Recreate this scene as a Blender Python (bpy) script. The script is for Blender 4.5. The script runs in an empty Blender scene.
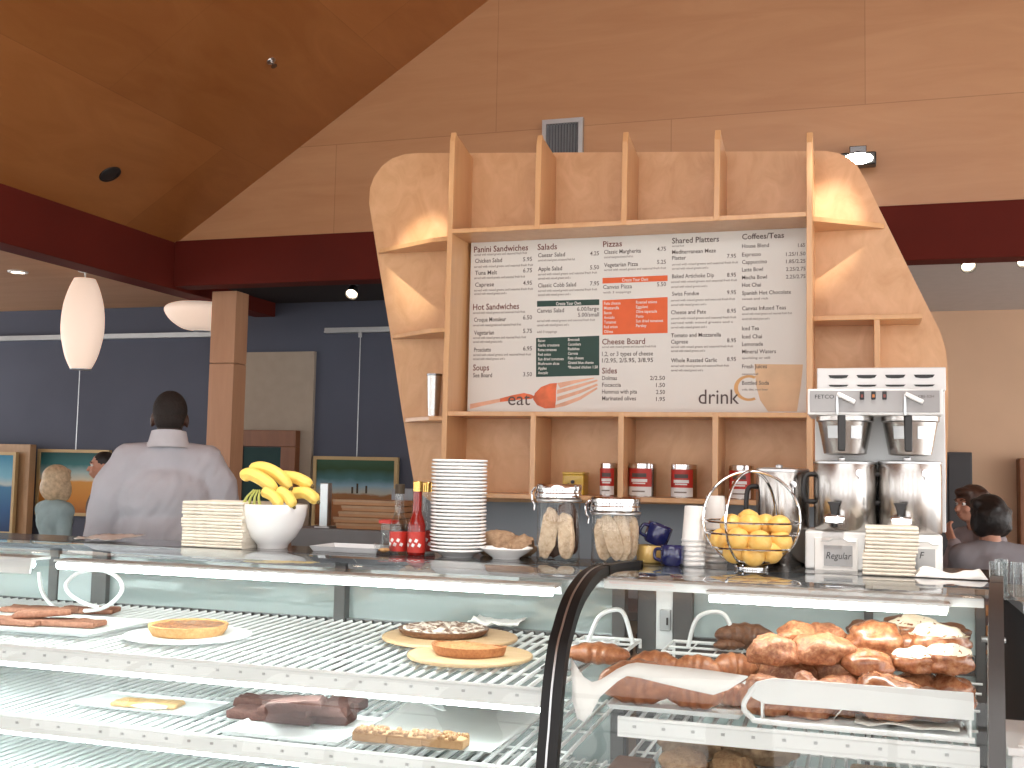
import bpy, bmesh, math, random
from mathutils import Vector, Matrix, noise
random.seed(7)
SC = bpy.context.scene
COL = SC.collection
PI = math.pi
# ------------------------------------------------------------------ camera
FPX = 1105.0
YAW, PITCH, ROLL, EYE = math.radians(17.5), math.radians(4.4), math.radians(1.15), 1.5
_F = Vector((-math.sin(YAW)*math.cos(PITCH), math.cos(YAW)*math.cos(PITCH), math.sin(PITCH)))
_R0 = Vector((math.cos(YAW), math.sin(YAW), 0))
_U0 = _R0.cross(_F)
_R = _R0*math.cos(ROLL) + _U0*math.sin(ROLL)
_U = _U0*math.cos(ROLL) - _R0*math.sin(ROLL)
cam_d = bpy.data.cameras.new('camera')
cam = bpy.data.objects.new('camera', cam_d)
COL.objects.link(cam)
cam_d.sensor_width = 36.0
cam_d.lens = FPX*36.0/1024
cam_d.clip_start = 0.05
m = Matrix((_R, _U, -_F)).transposed().to_4x4()
m.translation = (0, 0, EYE)
cam.matrix_world = m
SC.camera = cam

def at(px, py, Y=None, X=None, Z=None):
    """measured position: where the line of sight of a photo point meets a plane of the place"""
    r = _F + _R*((px-512)/FPX) + _U*((384-py)/FPX)
    t = Y/r.y if Y is not None else X/r.x if X is not None else (Z-EYE)/r.z
    return Vector((r.x*t, r.y*t, EYE + r.z*t))

# ------------------------------------------------------------------ materials
MAT = {}
def new_mat(name):
    m = bpy.data.materials.new(name); m.use_nodes = True
    nt = m.node_tree
    b = nt.nodes['Principled BSDF']
    MAT[name] = m
    return m, nt, b
def N(nt, t, **kw):
    n = nt.nodes.new(t)
    for k, v in kw.items():
        if k in n.inputs.keys(): n.inputs[k].default_value = v
        else: setattr(n, k, v)
    return n
def ramp(nt, stops):
    r = nt.nodes.new('ShaderNodeValToRGB')
    el = r.color_ramp.elements
    while len(el) < len(stops): el.new(0.5)
    for e, (p, c) in zip(el, stops):
        e.position = p; e.color = (*c, 1)
    return r
def plain(name, col, rough=.5, metal=0., spec=.5, var=.06, scale=12., coat=0., bump=0., trans=0.):
    m, nt, b = new_mat(name)
    tc = N(nt, 'ShaderNodeTexCoord'); no = N(nt, 'ShaderNodeTexNoise', Scale=scale, Detail=4.0)
    nt.links.new(tc.outputs['Object'], no.inputs['Vector'])
    lo = tuple(max(0, c*(1-var)) for c in col); hi = tuple(min(1, c*(1+var)) for c in col)
    r = ramp(nt, [(.3, lo), (.7, hi)])
    nt.links.new(no.outputs['Fac'], r.inputs['Fac'])
    nt.links.new(r.outputs['Color'], b.inputs['Base Color'])
    b.inputs['Roughness'].default_value = rough
    b.inputs['Metallic'].default_value = metal
    b.inputs['Specular IOR Level'].default_value = spec
    b.inputs['Coat Weight'].default_value = coat
    if trans: b.inputs['Transmission Weight'].default_value = trans
    if bump:
        bu = N(nt, 'ShaderNodeBump', Strength=bump, Distance=.01)
        nt.links.new(no.outputs['Fac'], bu.inputs['Height'])
        nt.links.new(bu.outputs['Normal'], b.inputs['Normal'])
    return m
def wood(name, c0, c1, grain=(1., 1., 14.), scale=3., rough=.45, seams=None, rot=(0, 0, 0), off=(0, 0, 0), coat=0.):
    """grain = stretch per axis; seams = (width, height, tint) of plywood sheets"""
    m, nt, b = new_mat(name)
    tc = N(nt, 'ShaderNodeTexCoord')
    mp = N(nt, 'ShaderNodeMapping'); mp.inputs['Scale'].default_value = grain
    nt.links.new(tc.outputs['Object'], mp.inputs['Vector'])
    no = N(nt, 'ShaderNodeTexNoise', Scale=scale, Detail=6.0, Roughness=.6, Distortion=1.2)
    nt.links.new(mp.outputs['Vector'], no.inputs['Vector'])
    r = ramp(nt, [(.3, c0), (.72, c1)])
    nt.links.new(no.outputs['Fac'], r.inputs['Fac'])
    out = r.outputs['Color']
    if seams:
        w, h, tint = seams
        m2 = N(nt, 'ShaderNodeMapping'); m2.inputs['Rotation'].default_value = rot; m2.inputs['Location'].default_value = off
        nt.links.new(tc.outputs['Object'], m2.inputs['Vector'])
        br = N(nt, 'ShaderNodeTexBrick', Scale=1.0)
        br.inputs['Brick Width'].default_value = w; br.inputs['Row Height'].default_value = h
        br.inputs['Mortar Size'].default_value = .003; br.inputs['Mortar Smooth'].default_value = 0.
        br.inputs['Color1'].default_value = (1, 1, 1, 1); br.inputs['Color2'].default_value = (*tint, 1)
        br.inputs['Mortar'].default_value = (.74, .70, .66, 1)
        nt.links.new(m2.outputs['Vector'], br.inputs['Vector'])
        mx = N(nt, 'ShaderNodeMix'); mx.data_type = 'RGBA'; mx.blend_type = 'MULTIPLY'; mx.inputs[0].default_value = 1
        nt.links.new(out, mx.inputs[6]); nt.links.new(br.outputs['Color'], mx.inputs[7])
        out = mx.outputs[2]
    nt.links.new(out, b.inputs['Base Color'])
    b.inputs['Roughness'].default_value = rough
    b.inputs['Coat Weight'].default_value = coat
    return m
def emit(name, col, strength):
    m, nt, b = new_mat(name)
    b.inputs['Base Color'].default_value = (*col, 1)
    b.inputs['Emission Color'].default_value = (*col, 1)
    b.inputs['Emission Strength'].default_value = strength
    return m
def pane(name, tint=(.93, .98, .97), refl=1.0, ior=1.45, base=0.0):
    """thin glass: see-through with a fresnel reflection"""
    m, nt, b = new_mat(name)
    nt.nodes.remove(b)
    o = nt.nodes['Material Output']
    t = N(nt, 'ShaderNodeBsdfTransparent'); t.inputs['Color'].default_value = (*tint, 1)
    g = N(nt, 'ShaderNodeBsdfGlossy', Roughness=.015)
    lw = N(nt, 'ShaderNodeLayerWeight'); lw.inputs['Blend'].default_value = .5
    fr = N(nt, 'ShaderNodeMath', operation='POWER'); fr.inputs[1].default_value = 5.0
    nt.links.new(lw.outputs['Facing'], fr.inputs[0])
    f0 = ((ior-1)/(ior+1))**2
    mm = N(nt, 'ShaderNodeMath', operation='MULTIPLY_ADD'); mm.inputs[1].default_value = refl*(1-f0); mm.inputs[2].default_value = base+f0
    mx = N(nt, 'ShaderNodeMixShader')
    nt.links.new(fr.outputs[0], mm.inputs[0]); nt.links.new(mm.outputs[0], mx.inputs[0])
    nt.links.new(t.outputs[0], mx.inputs[1]); nt.links.new(g.outputs[0], mx.inputs[2])
    nt.links.new(mx.outputs[0], o.inputs['Surface'])
    return m
def layers(name, stops, axis=2, amp=.12, scale=4., rough=.7, bump=0.):
    """colour bands along one generated axis broken up by noise"""
    m, nt, b = new_mat(name)
    tc = N(nt, 'ShaderNodeTexCoord'); sp = N(nt, 'ShaderNodeSeparateXYZ')
    nt.links.new(tc.outputs['Generated'], sp.inputs[0])
    no = N(nt, 'ShaderNodeTexNoise', Scale=scale, Detail=6.0); nt.links.new(tc.outputs['Generated'], no.inputs['Vector'])
    a = N(nt, 'ShaderNodeMath', operation='MULTIPLY_ADD'); a.inputs[1].default_value = amp*2
    nt.links.new(no.outputs['Fac'], a.inputs[0]); nt.links.new(sp.outputs[axis], a.inputs[2])
    s = N(nt, 'ShaderNodeMath', operation='SUBTRACT'); s.inputs[1].default_value = amp
    nt.links.new(a.outputs[0], s.inputs[0])
    r = ramp(nt, stops); nt.links.new(s.outputs[0], r.inputs['Fac'])
    nt.links.new(r.outputs['Color'], b.inputs['Base Color'])
    b.inputs['Roughness'].default_value = rough
    if bump:
        bu = N(nt, 'ShaderNodeBump', Strength=bump, Distance=.01)
        nt.links.new(no.outputs['Fac'], bu.inputs['Height']); nt.links.new(bu.outputs['Normal'], b.inputs['Normal'])
    return m
def mottled(name, stops, scale=25., rough=.6, bump=.4, coat=0.):
    m, nt, b = new_mat(name)
    tc = N(nt, 'ShaderNodeTexCoord'); no = N(nt, 'ShaderNodeTexNoise', Scale=scale, Detail=5.0, Roughness=.65)
    nt.links.new(tc.outputs['Object'], no.inputs['Vector'])
    r = ramp(nt, stops); nt.links.new(no.outputs['Fac'], r.inputs['Fac'])
    nt.links.new(r.outputs['Color'], b.inputs['Base Color'])
    b.inputs['Roughness'].default_value = rough; b.inputs['Coat Weight'].default_value = coat
    bu = N(nt, 'ShaderNodeBump', Strength=bump, Distance=.008)
    nt.links.new(no.outputs['Fac'], bu.inputs['Height']); nt.links.new(bu.outputs['Normal'], b.inputs['Normal'])
    return m

wood('maple', (.62, .33, .145), (.72, .42, .20), grain=(1, 1, .12), scale=9, rough=.35, coat=.25)
wood('maple_wild', (.60, .33, .155), (.73, .44, .235), grain=(1.4, 1, 1), scale=6, rough=.4)
wood('ply_wall', (.47, .235, .112), (.54, .29, .145), grain=(.25, 1, 1.6), scale=4, rough=.4, seams=(2.4, 1.15, (.93, .91, .88)), rot=(-PI/2, 0, 0), off=(1.158, .813, 0), coat=.2)
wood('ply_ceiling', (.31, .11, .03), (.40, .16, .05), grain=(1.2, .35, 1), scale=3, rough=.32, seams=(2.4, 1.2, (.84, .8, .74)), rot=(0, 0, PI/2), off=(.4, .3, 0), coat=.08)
wood('ply_low', (.44, .24, .125), (.52, .30, .17), grain=(.2, 1.5, 1), scale=3, rough=.5)
wood('column_wood', (.44, .22, .115), (.52, .28, .155), grain=(1, 1, .1), scale=10, rough=.45)
wood('brown_wood', (.16, .055, .02), (.24, .09, .035), grain=(1, 1, .15), scale=8)
wood('frame_wood', (.34, .2, .1), (.45, .28, .15), grain=(1, 1, .3), scale=8)
wood('board_wood', (.46, .29, .15), (.60, .42, .25), grain=(.25, 1, 1), scale=14, rough=.5)
wood('tray_wood', (.34, .15, .06), (.48, .24, .10), grain=(.2, 1, 1), scale=10)
plain('beam_red', (.100, .010, .005), .75, spec=.2, var=.1, scale=2)
plain('wall_blue', (.082, .092, .128), .85, var=.06, scale=2)
plain('wall_beige', (.64, .43, .29), .9, var=.04, scale=2)
plain('panel_beige', (.36, .30, .24), .9, var=.04)
plain('dark_ceiling', (.018, .013, .015), .9)
plain('grey_ceiling', (.50, .47, .45), .9, var=.03)
plain('partition', (.30, .335, .37), .8, var=.04, scale=3)
plain('floor', (.34, .25, .18), .5, var=.15, scale=3)
plain('grey_paint', (.20, .205, .215), .6, var=.05)
plain('dark_paint', (.035, .035, .04), .5)
plain('black', (.012, .012, .013), .45)
plain('rubber', (.012, .013, .014), .5, spec=.3)
plain('white_enamel', (.80, .82, .82), .35, var=.02)
plain('white_paper', (.90, .90, .88), .8, var=.03)
plain('parchment', (.78, .76, .70), .8, var=.05, scale=20)
plain('napkin', (.78, .73, .63), .9, var=.06, scale=40)
plain('ceramic', (.90, .91, .91), .15, var=.01, coat=.3)
plain('blue_glaze', (.012, .016, .085), .15, coat=.5)
plain('yellow_glaze', (.62, .42, .14), .2, coat=.3)
plain('steel', (.55, .55, .55), .28, 1., var=.06, scale=6)
plain('chrome', (.74, .74, .75), .08, 1., var=.02)
plain('dark_steel', (.20, .20, .205), .22, 1., var=.08, scale=5)
plain('ledge_steel', (.16, .165, .17), .14, .85, var=.06, scale=4)
plain('brushed', (.48, .46, .44), .24, 1., var=.12, scale=3)
plain('post_grey', (.085, .085, .085), .4, var=.06)
plain('alu', (.50, .52, .53), .35, .9, var=.04)
plain('brass', (.7, .45, .14), .25, 1.)
plain('board_white', (.70, .69, .65), .35, var=.015, scale=2)
plain('ink_dark', (.10, .075, .07), .6)
plain('ink_brown', (.16, .045, .03), .6)
plain('ink_grey', (.13, .11, .10), .6)
plain('ink_light', (.22, .19, .17), .6)
plain('ink_white', (.75, .75, .70), .6)
plain('green_ink', (.006, .045, .032), .5)
plain('orange_ink', (.74, .115, .018), .5)
plain('fork_red', (.66, .14, .045), .5, var=.25, scale=14)
plain('fork_pale', (.74, .42, .28), .5, var=.2, scale=14)
plain('cup_pale', (.72, .50, .30), .5, var=.06)
plain('cup_gold', (.68, .39, .15), .5)
plain('red_label', (.50, .03, .02), .4)
plain('yellow_tin', (.62, .40, .03), .3, coat=.3)
plain('banana', (.88, .63, .15), .42, var=.10, scale=20)
plain('banana_stem', (.42, .46, .12), .5, var=.2)
plain('banana_tip', (.12, .09, .03), .6)
mottled('orange_peel', [(.3, (.86, .50, .10)), (.7, (.90, .60, .20))], scale=60, rough=.4, bump=.12)
mottled('croissant', [(.25, (.20, .062, .026)), (.55, (.42, .155, .066)), (.85, (.62, .31, .15))], scale=60, rough=.4, bump=.3, coat=.3)
mottled('scone', [(.25, (.15, .040, .018)), (.48, (.38, .135, .060)), (.72, (.60, .31, .16))], scale=75, rough=.45, bump=.5, coat=.15)
mottled('danish', [(.25, (.14, .036, .016)), (.48, (.35, .12, .052)), (.72, (.56, .27, .13))], scale=55, rough=.25, bump=.3, coat=.6)
mottled('icing', [(.3, (.84, .72, .52)), (.7, (.92, .86, .72))], scale=20, rough=.3, bump=.2)
mottled('dark_pastry', [(.3, (.085, .035, .018)), (.7, (.21, .09, .042))], scale=70, rough=.45, bump=.5, coat=.2)
mottled('brownie', [(.3, (.060, .022, .017)), (.7, (.125, .052, .040))], scale=110, rough=.7, bump=.6)
mottled('flat_bar', [(.3, (.20, .075, .042)), (.7, (.32, .145, .090))], scale=90, rough=.7, bump=.4)
mottled('tart_top', [(.35, (.10, .045, .03)), (.5, (.26, .09, .035)), (.68, (.52, .24, .08))], scale=90, rough=.4, bump=.5, coat=.3)
mottled('crust', [(.3, (.46, .22, .075)), (.7, (.64, .37, .16))], scale=90, rough=.7, bump=.3)
mottled('half_tart', [(.3, (.32, .11, .04)), (.7, (.50, .22, .09))], scale=100, rough=.6, bump=.5)
mottled('cream_top', [(.36, (.10, .045, .03)), (.46, (.30, .18, .12)), (.54, (.86, .80, .72))], scale=38, rough=.5, bump=.5)
mottled('crumb', [(.3, (.24, .11, .05)), (.7, (.48, .29, .15))], scale=70, rough=.8, bump=.9)
mottled('bar_base', [(.3, (.34, .19, .09)), (.7, (.46, .28, .14))], scale=40, rough=.8, bump=.3)
mottled('biscotti', [(.32, (.48, .32, .20)), (.5, (.68, .52, .36)), (.75, (.80, .66, .50))], scale=55, rough=.85, bump=.5)
mottled('chocolate', [(.3, (.05, .022, .014)), (.7, (.12, .055, .034))], scale=20, rough=.35, bump=.2)
mottled('loaf', [(.3, (.22, .13, .075)), (.7, (.42, .28, .17))], scale=50, rough=.8, bump=.5)
plain('jacket', (.475, .475, .52), .9, var=.05, scale=8, bump=.3)
plain('collar', (.55, .55, .59), .9)
plain('notice_grey', (.40, .46, .46), .8)
plain('tart_gold', (.50, .30, .12), .6, var=.3, scale=40)
plain('dark_cloth', (.03, .03, .035), .9, var=.15)
plain('aqua_cloth', (.27, .37, .39), .9, var=.08)
plain('brown_cloth', (.10, .065, .045), .9, var=.1)
plain('grey_cloth', (.235, .225, .245), .9, var=.08, scale=6, bump=.3)
plain('mauve_cloth', (.30, .27, .29), .9, var=.08)
plain('skin_dark', (.060, .026, .016), .5, var=.08)
plain('skin_light', (.50, .25, .17), .55, var=.05)
plain('hair_black', (.008, .006, .006), .5, var=.3, scale=40, bump=.5)
plain('hair_brown', (.055, .024, .014), .5, var=.35, scale=40, bump=.5)
plain('hair_blonde', (.52, .40, .26), .55, var=.25, scale=40, bump=.5)
plain('hair_short', (.014, .009, .007), .8, var=.2, scale=90, bump=.4)
plain('eye_white', (.7, .68, .65), .3)
plain('switch_amber', (.45, .15, .03), .3)
plain('switch_red', (.18, .03, .02), .3)
plain('lamp_black', (.02, .02, .02), .4)
plain('pepper_wood', (.35, .16, .07), .4)
plain('painting_gold', (.48, .34, .16), .5)
plain('paint_dark', (.05, .035, .02), .7)
layers('landscape_orange', [(.0, (.30, .10, .02)), (.22, (.50, .20, .03)), (.52, (.56, .26, .05)), (.56, (.55, .50, .38)), (.66, (.32, .42, .42)), (.8, (.03, .15, .16)), (1., (.015, .08, .08))], 2, .05, 5)
layers('landscape_brown', [(.0, (.16, .06, .02)), (.25, (.30, .11, .03)), (.47, (.26, .12, .04)), (.5, (.42, .42, .36)), (.62, (.22, .36, .46)), (.72, (.05, .15, .16)), (.86, (.02, .06, .02)), (1., (.03, .09, .05))], 2, .07, 4)
layers('seascape', [(.0, (.01, .035, .11)), (.3, (.02, .09, .22)), (.58, (.04, .16, .30)), (.62, (.40, .46, .45)), (.72, (.16, .38, .50)), (1., (.03, .20, .33))], 2, .06, 4)
pane('case_glass', (.95, .985, .98), 1.0, 1.42)
dg = pane('door_glass', (.80, .88, .87), 1.0, 1.5, .20)
nt_ = dg.node_tree; out_ = nt_.nodes['Material Output']; src_ = out_.inputs['Surface'].links[0].from_socket
df_ = N(nt_, 'ShaderNodeBsdfDiffuse'); df_.inputs['Color'].default_value = (.60, .70, .70, 1)
mx_ = N(nt_, 'ShaderNodeMixShader'); mx_.inputs[0].default_value = .38
nt_.links.new(src_, mx_.inputs[1]); nt_.links.new(df_.outputs[0], mx_.inputs[2]); nt_.links.new(mx_.outputs[0], out_.inputs['Surface'])
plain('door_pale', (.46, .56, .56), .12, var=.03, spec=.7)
pane('jar_glass', (.95, .97, .97), 1.3, 1.5, .01)
pane('tumbler_glass', (.86, .88, .88), 1.6, 1.5, .03)
o_ = plain('clear_plastic', (.72, .72, .70), .3, var=.04); o_.node_tree.nodes['Principled BSDF'].inputs['Alpha'].default_value = .55
emit('tube_light', (.90, 1.0, .98), 44)
emit('tube_shelf', (.90, 1.0, .98), 26)
emit('tube_right', (.92, 1.0, .98), 34)
plain('tray_silver', (.58, .60, .62), .35)
plain('panel_grey', (.33, .33, .335), .4, spec=.6)
plain('panel_card', (.42, .43, .44), .6)
emit('lamp_shade', (1.0, .80, .66), .34)
emit('lamp_bulb', (1.0, .80, .58), 9)
emit('flood_light', (1.0, .93, .80), 40)

# ------------------------------------------------------------------ mesh builder
class MB:
    def __init__(s): s.bm = bmesh.new()
    def _add(s, verts, faces):
        vs = [s.bm.verts.new(v) for v in verts]
        for f in faces:
            try: s.bm.faces.new([vs[i] for i in f])
            except ValueError: pass
        return vs
    def hexa(s, v):                       # eight corners: bottom ring then top ring
        return s._add(v, [(3, 2, 1, 0), (4, 5, 6, 7), (0, 1, 5, 4), (1, 2, 6, 5), (2, 3, 7, 6), (3, 0, 4, 7)])
    def box(s, x0, x1, y0, y1, z0, z1):
        return s.hexa([(x0, y0, z0), (x1, y0, z0), (x1, y1, z0), (x0, y1, z0), (x0, y0, z1), (x1, y0, z1), (x1, y1, z1), (x0, y1, z1)])
    def rbox(s, c, size, rot=(0, 0, 0)):  # turned box about its centre
        M = Matrix.Rotation(rot[2], 4, 'Z') @ Matrix.Rotation(rot[1], 4, 'Y') @ Matrix.Rotation(rot[0], 4, 'X')
        a, b, d = (q/2 for q in size)
        vs = [Vector(c) + M @ Vector(q) for q in ((-a, -b, -d), (a, -b, -d), (a, b, -d), (-a, b, -d), (-a, -b, d), (a, -b, d), (a, b, d), (-a, b, d))]
        return s.hexa(vs)
    def rings(s, rings, close=True, caps=True):
        n = len(rings[0]); base = []
        for r in rings: base.append([s.bm.verts.new(v) for v in r])
        for a, b in zip(base, base[1:]):
            for i in range(n if close else n-1):
                j = (i+1) % n
                try: s.bm.faces.new((a[i], a[j], b[j], b[i]))
                except ValueError: pass
        if caps and close:
            try: s.bm.faces.new(base[0][::-1]); s.bm.faces.new(base[-1])
            except ValueError: pass
        return base
    def lathe(s, c, prof, seg=28, caps=True, M=None):   # prof: (radius, z)
        rr = []
        for r, z in prof:
            ring = []
            for i in range(seg):
                a = 2*PI*i/seg
                v = Vector((r*math.cos(a), r*math.sin(a), z))
                if M: v = M @ v
                ring.append(Vector(c)+v)
            rr.append(ring)
        return s.rings(rr, caps=caps)
    def cyl(s, p0, p1, r0, r1=None, seg=16):
        return s.tube([p0, p1], [r0, r0 if r1 is None else r1], seg)
    def tube(s, pts, r, seg=8, closed=False, flat=1.0):
        pts = [Vector(p) for p in pts]; n = len(pts)
        rs = r if isinstance(r, (list, tuple)) else [r]*n
        up = None; rr = []
        for i, p in enumerate(pts):
            if closed: t = pts[(i+1) % n]-pts[i-1]
            else: t = pts[min(i+1, n-1)]-pts[max(i-1, 0)]
            t = t.normalized() if t.length > 1e-9 else Vector((0, 0, 1))
            if up is None:
                up = Vector((0, 0, 1)) if abs(t.z) < .9 else Vector((0, 1, 0))
            a = t.cross(up).normalized(); up = a.cross(t).normalized()
            rr.append([p + (a*math.cos(2*PI*k/seg) + up*math.sin(2*PI*k/seg)*flat)*rs[i] for k in range(seg)])
        if closed: rr.append(rr[0]); return s.rings(rr, caps=False)
        return s.rings(rr)
    def ball(s, c, r, seg=20, rows=12, nz=0., nf=20., M=None, flat=None, seed=0):
        r = (r, r, r) if not isinstance(r, (tuple, list)) else r
        rr = []
        for j in range(1, rows):
            th = PI*j/rows; ring = []
            for i in range(seg):
                a = 2*PI*i/seg
                u = Vector((math.sin(th)*math.cos(a), math.sin(th)*math.sin(a), -math.cos(th)))
                k = 1 + nz*noise.noise(u*nf*.1+Vector((seed*3.1, seed*1.7, seed))) + nz*.28*noise.noise(u*nf*.3+Vector((seed, seed*2.3, 5))) if nz else 1
                v = Vector((u.x*r[0], u.y*r[1], u.z*r[2]))*k
                if flat is not None and v.z < flat:
                    if flat > 0:
                        q_ = min(1, math.sqrt(1-min(.99, (flat/r[2])**2))/max(.05, math.sin(th)))*.96; v.x *= q_; v.y *= q_
                    v.z = flat + (v.z-flat)*.04
                if M: v = M @ v
                ring.append(Vector(c)+v)
            rr.append(ring)
        return s.rings(rr)
    def prism(s, pts, d):                 # planar outline (3D points) pushed by d
        d = Vector(d); n = len(pts)
        a = [s.bm.verts.new(p) for p in pts]; b = [s.bm.verts.new(Vector(p)+d) for p in pts]
        s.bm.faces.new(a); s.bm.faces.new(b[::-1])
        for i in range(n):
            j = (i+1) % n; s.bm.faces.new((a[j], a[i], b[i], b[j]))
    def quad(s, *p): s._add(p, [tuple(range(len(p)))])
    def mesh(s, name, smooth=True):
        bmesh.ops.recalc_face_normals(s.bm, faces=s.bm.faces[:])
        me = bpy.data.meshes.new(name); s.bm.to_mesh(me); s.bm.free()
        return me
    def build(s, name, mat, parent=None, smooth=35, bevel=0., sub=0, base=None, solid=0.):
        me = s.mesh(name)
        return place(me, name, mat, parent, smooth, bevel, sub, base, solid)
WL = {}                                   # world place of every root
def place(me, name, mat, parent=None, smooth=35, bevel=0., sub=0, base=None, solid=0.):
    o = bpy.data.objects.new(name, me); COL.objects.link(o)
    if parent is None:
        if base is None:
            xs = [v.co.x for v in me.vertices]; ys = [v.co.y for v in me.vertices]; zs = [v.co.z for v in me.vertices]
            base = Vector(((min(xs)+max(xs))/2, (min(ys)+max(ys))/2, min(zs)))
        base = Vector(base)
        me.transform(Matrix.Translation(-base)); o.location = base; WL[o.name] = base
    else:
        b = WL[parent.name]; me.transform(Matrix.Translation(-b)); o.parent = parent; WL[o.name] = b
    if mat: me.materials.append(MAT[mat])
    if smooth:
        for p in me.polygons: p.use_smooth = True
        try: me.set_sharp_from_angle(angle=math.radians(smooth))
        except Exception: pass
    if solid:
        md = o.modifiers.new('thick', 'SOLIDIFY'); md.thickness = solid; md.offset = 0
    if bevel:
        md = o.modifiers.new('bevel', 'BEVEL'); md.width = bevel; md.segments = 2; md.limit_method = 'ANGLE'
    if sub:
        md = o.modifiers.new('sub', 'SUBSURF'); md.levels = sub; md.render_levels = sub
    return o
def tag(o, label, cat, group=None, kind=None):
    o['label'] = label; o['category'] = cat
    if group: o['group'] = group
    if kind: o['kind'] = kind
    return o
def thing(name, label, cat, loc, group=None):
    o = bpy.data.objects.new(name, None); COL.objects.link(o)
    o.empty_display_size = .05
    o.location = loc; WL[o.name] = Vector(loc)
    return tag(o, label, cat, group)
def struct(o):
    o['kind'] = 'structure'; return o
def dup(root, loc=None, rz=None, label=None, group=None):
    c = root.copy(); COL.objects.link(c)
    if loc is not None: c.location = loc
    if rz is not None: c.rotation_euler.z = rz
    if label: c['label'] = label
    if group: c['group'] = group
    for ch in list(root.children):
        d = ch.copy(); COL.objects.link(d); d.parent = c
        for g in list(ch.children):
            e = g.copy(); COL.objects.link(e); e.parent = d
    WL[c.name] = Vector(c.location)
    return c
def crom(pts, n=6, closed=False):
    pts = [Vector(p) for p in pts]; L = len(pts); out = []
    for i in range(L if closed else L-1):
        if closed: a, b, c, d = pts[i-1], pts[i], pts[(i+1) % L], pts[(i+2) % L]
        else: a, b, c, d = pts[max(i-1, 0)], pts[i], pts[i+1], pts[min(i+2, L-1)]
        for k in range(n):
            t = k/n
            out.append(.5*((2*b)+(c-a)*t+(2*a-5*b+4*c-d)*t*t+(3*b-a-3*c+d)*t**3))
    if not closed: out.append(pts[-1])
    return out
ORD = ['topmost', 'second', 'third', 'fourth', 'fifth', 'sixth', 'seventh', 'eighth', 'ninth', 'tenth', 'eleventh', 'twelfth', 'thirteenth', 'fourteenth', 'fifteenth', 'sixteenth', 'seventeenth', 'eighteenth', 'nineteenth', 'twentieth', 'twenty-first', 'twenty-second', 'twenty-third', 'twenty-fourth', 'twenty-fifth', 'twenty-sixth', 'twenty-seventh', 'twenty-eighth']
def from_top(k, what):
    return ('topmost ' + what) if k == 0 else '%s %s from the top' % (ORD[k], what)
# ------------------------------------------------------------------ world and lights
w = bpy.data.worlds.new('world'); SC.world = w; w.use_nodes = True
bg = w.node_tree.nodes['Background']
bg.inputs['Color'].default_value = (1.0, .985, .97, 1)
bg.inputs['Strength'].default_value = 3.5
SC.view_settings.view_transform = 'Standard'
SC.view_settings.look = 'None'
SC.view_settings.gamma = 1
SC.view_settings.exposure = 0.15

# ------------------------------------------------------------------ the room
XL, YB = -4.85, 7.0                       # beam lines
def sheet(name, pts, d, mat):
    b = MB(); b.prism([Vector(p) for p in pts], d); return struct(b.build(name, mat, smooth=0, base=(0, 0, 0)))
b = MB(); b.box(-9.2, 5.6, -2.6, 10.2, -.1, 0); struct(b.build('floor', 'floor', smooth=0, base=(0, 0, 0)))
RZ = 3.13
slope = (4.662-3.128)/(4.82-2.494)
XR = -.6; ZR = RZ + slope*(XR-XL)
# plywood wall over the back beam, up to the ridge
b = MB(); b.prism([Vector(p) for p in [(XL-.1, YB, 2.9), (5.6, YB, 2.9), (5.6, YB, RZ), (XR, YB, ZR), (XL-.1, YB, RZ-.06)]], (0, .12, 0))
struct(b.build('wall_back', 'ply_wall', smooth=0, base=(0, 0, 0)))
# sloped plywood ceiling: local x up the slope, local y along the room
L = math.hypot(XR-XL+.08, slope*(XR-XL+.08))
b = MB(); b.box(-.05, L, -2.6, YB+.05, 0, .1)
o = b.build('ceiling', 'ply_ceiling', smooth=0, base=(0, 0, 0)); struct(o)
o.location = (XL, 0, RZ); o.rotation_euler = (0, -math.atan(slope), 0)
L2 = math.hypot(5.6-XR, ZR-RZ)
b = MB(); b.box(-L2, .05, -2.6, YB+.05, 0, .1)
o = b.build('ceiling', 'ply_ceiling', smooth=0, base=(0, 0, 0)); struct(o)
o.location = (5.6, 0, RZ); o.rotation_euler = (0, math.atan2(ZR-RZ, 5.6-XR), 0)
b = MB(); b.box(-9.2, XL-.22, -2.6, 8.5, 2.9, 3.0); struct(b.build('ceiling', 'ply_low', smooth=0, base=(0, 0, 0)))
b = MB(); b.box(XL, -1.2, YB+.12, 8.5, 2.9, 3.0); struct(b.build('ceiling', 'dark_ceiling', smooth=0, base=(0, 0, 0)))
b = MB(); b.box(-1.2, 5.6, YB+.12, 9.9, 2.9, 3.0); struct(b.build('ceiling', 'grey_ceiling', smooth=0, base=(0, 0, 0)))
b = MB(); b.box(-9.2, -1.2, 8.5, 8.6, 0, 2.98); struct(b.build('wall_left', 'wall_blue', smooth=0, base=(0, 0, 0)))
b = MB(); b.box(-1.3, -1.2, 8.6, 9.9, 0, 2.98); struct(b.build('wall_side', 'wall_beige', smooth=0, base=(0, 0, 0)))
b = MB(); b.box(-1.3, 5.6, 9.9, 10.0, 0, 2.98); struct(b.build('wall_right', 'wall_beige', smooth=0, base=(0, 0, 0)))
b = MB(); b.box(-9.3, -9.2, -2.6, 8.6, 0, .8); b.box(-9.3, -9.2, -2.6, 8.6, 2.6, 2.98)
for k in range(6): b.box(-9.3, -9.2, -2.6+k*2.2, -2.2+k*2.2, .8, 2.6)
struct(b.build('wall_far_left', 'wall_blue', smooth=0, base=(0, 0, 0)))
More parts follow.
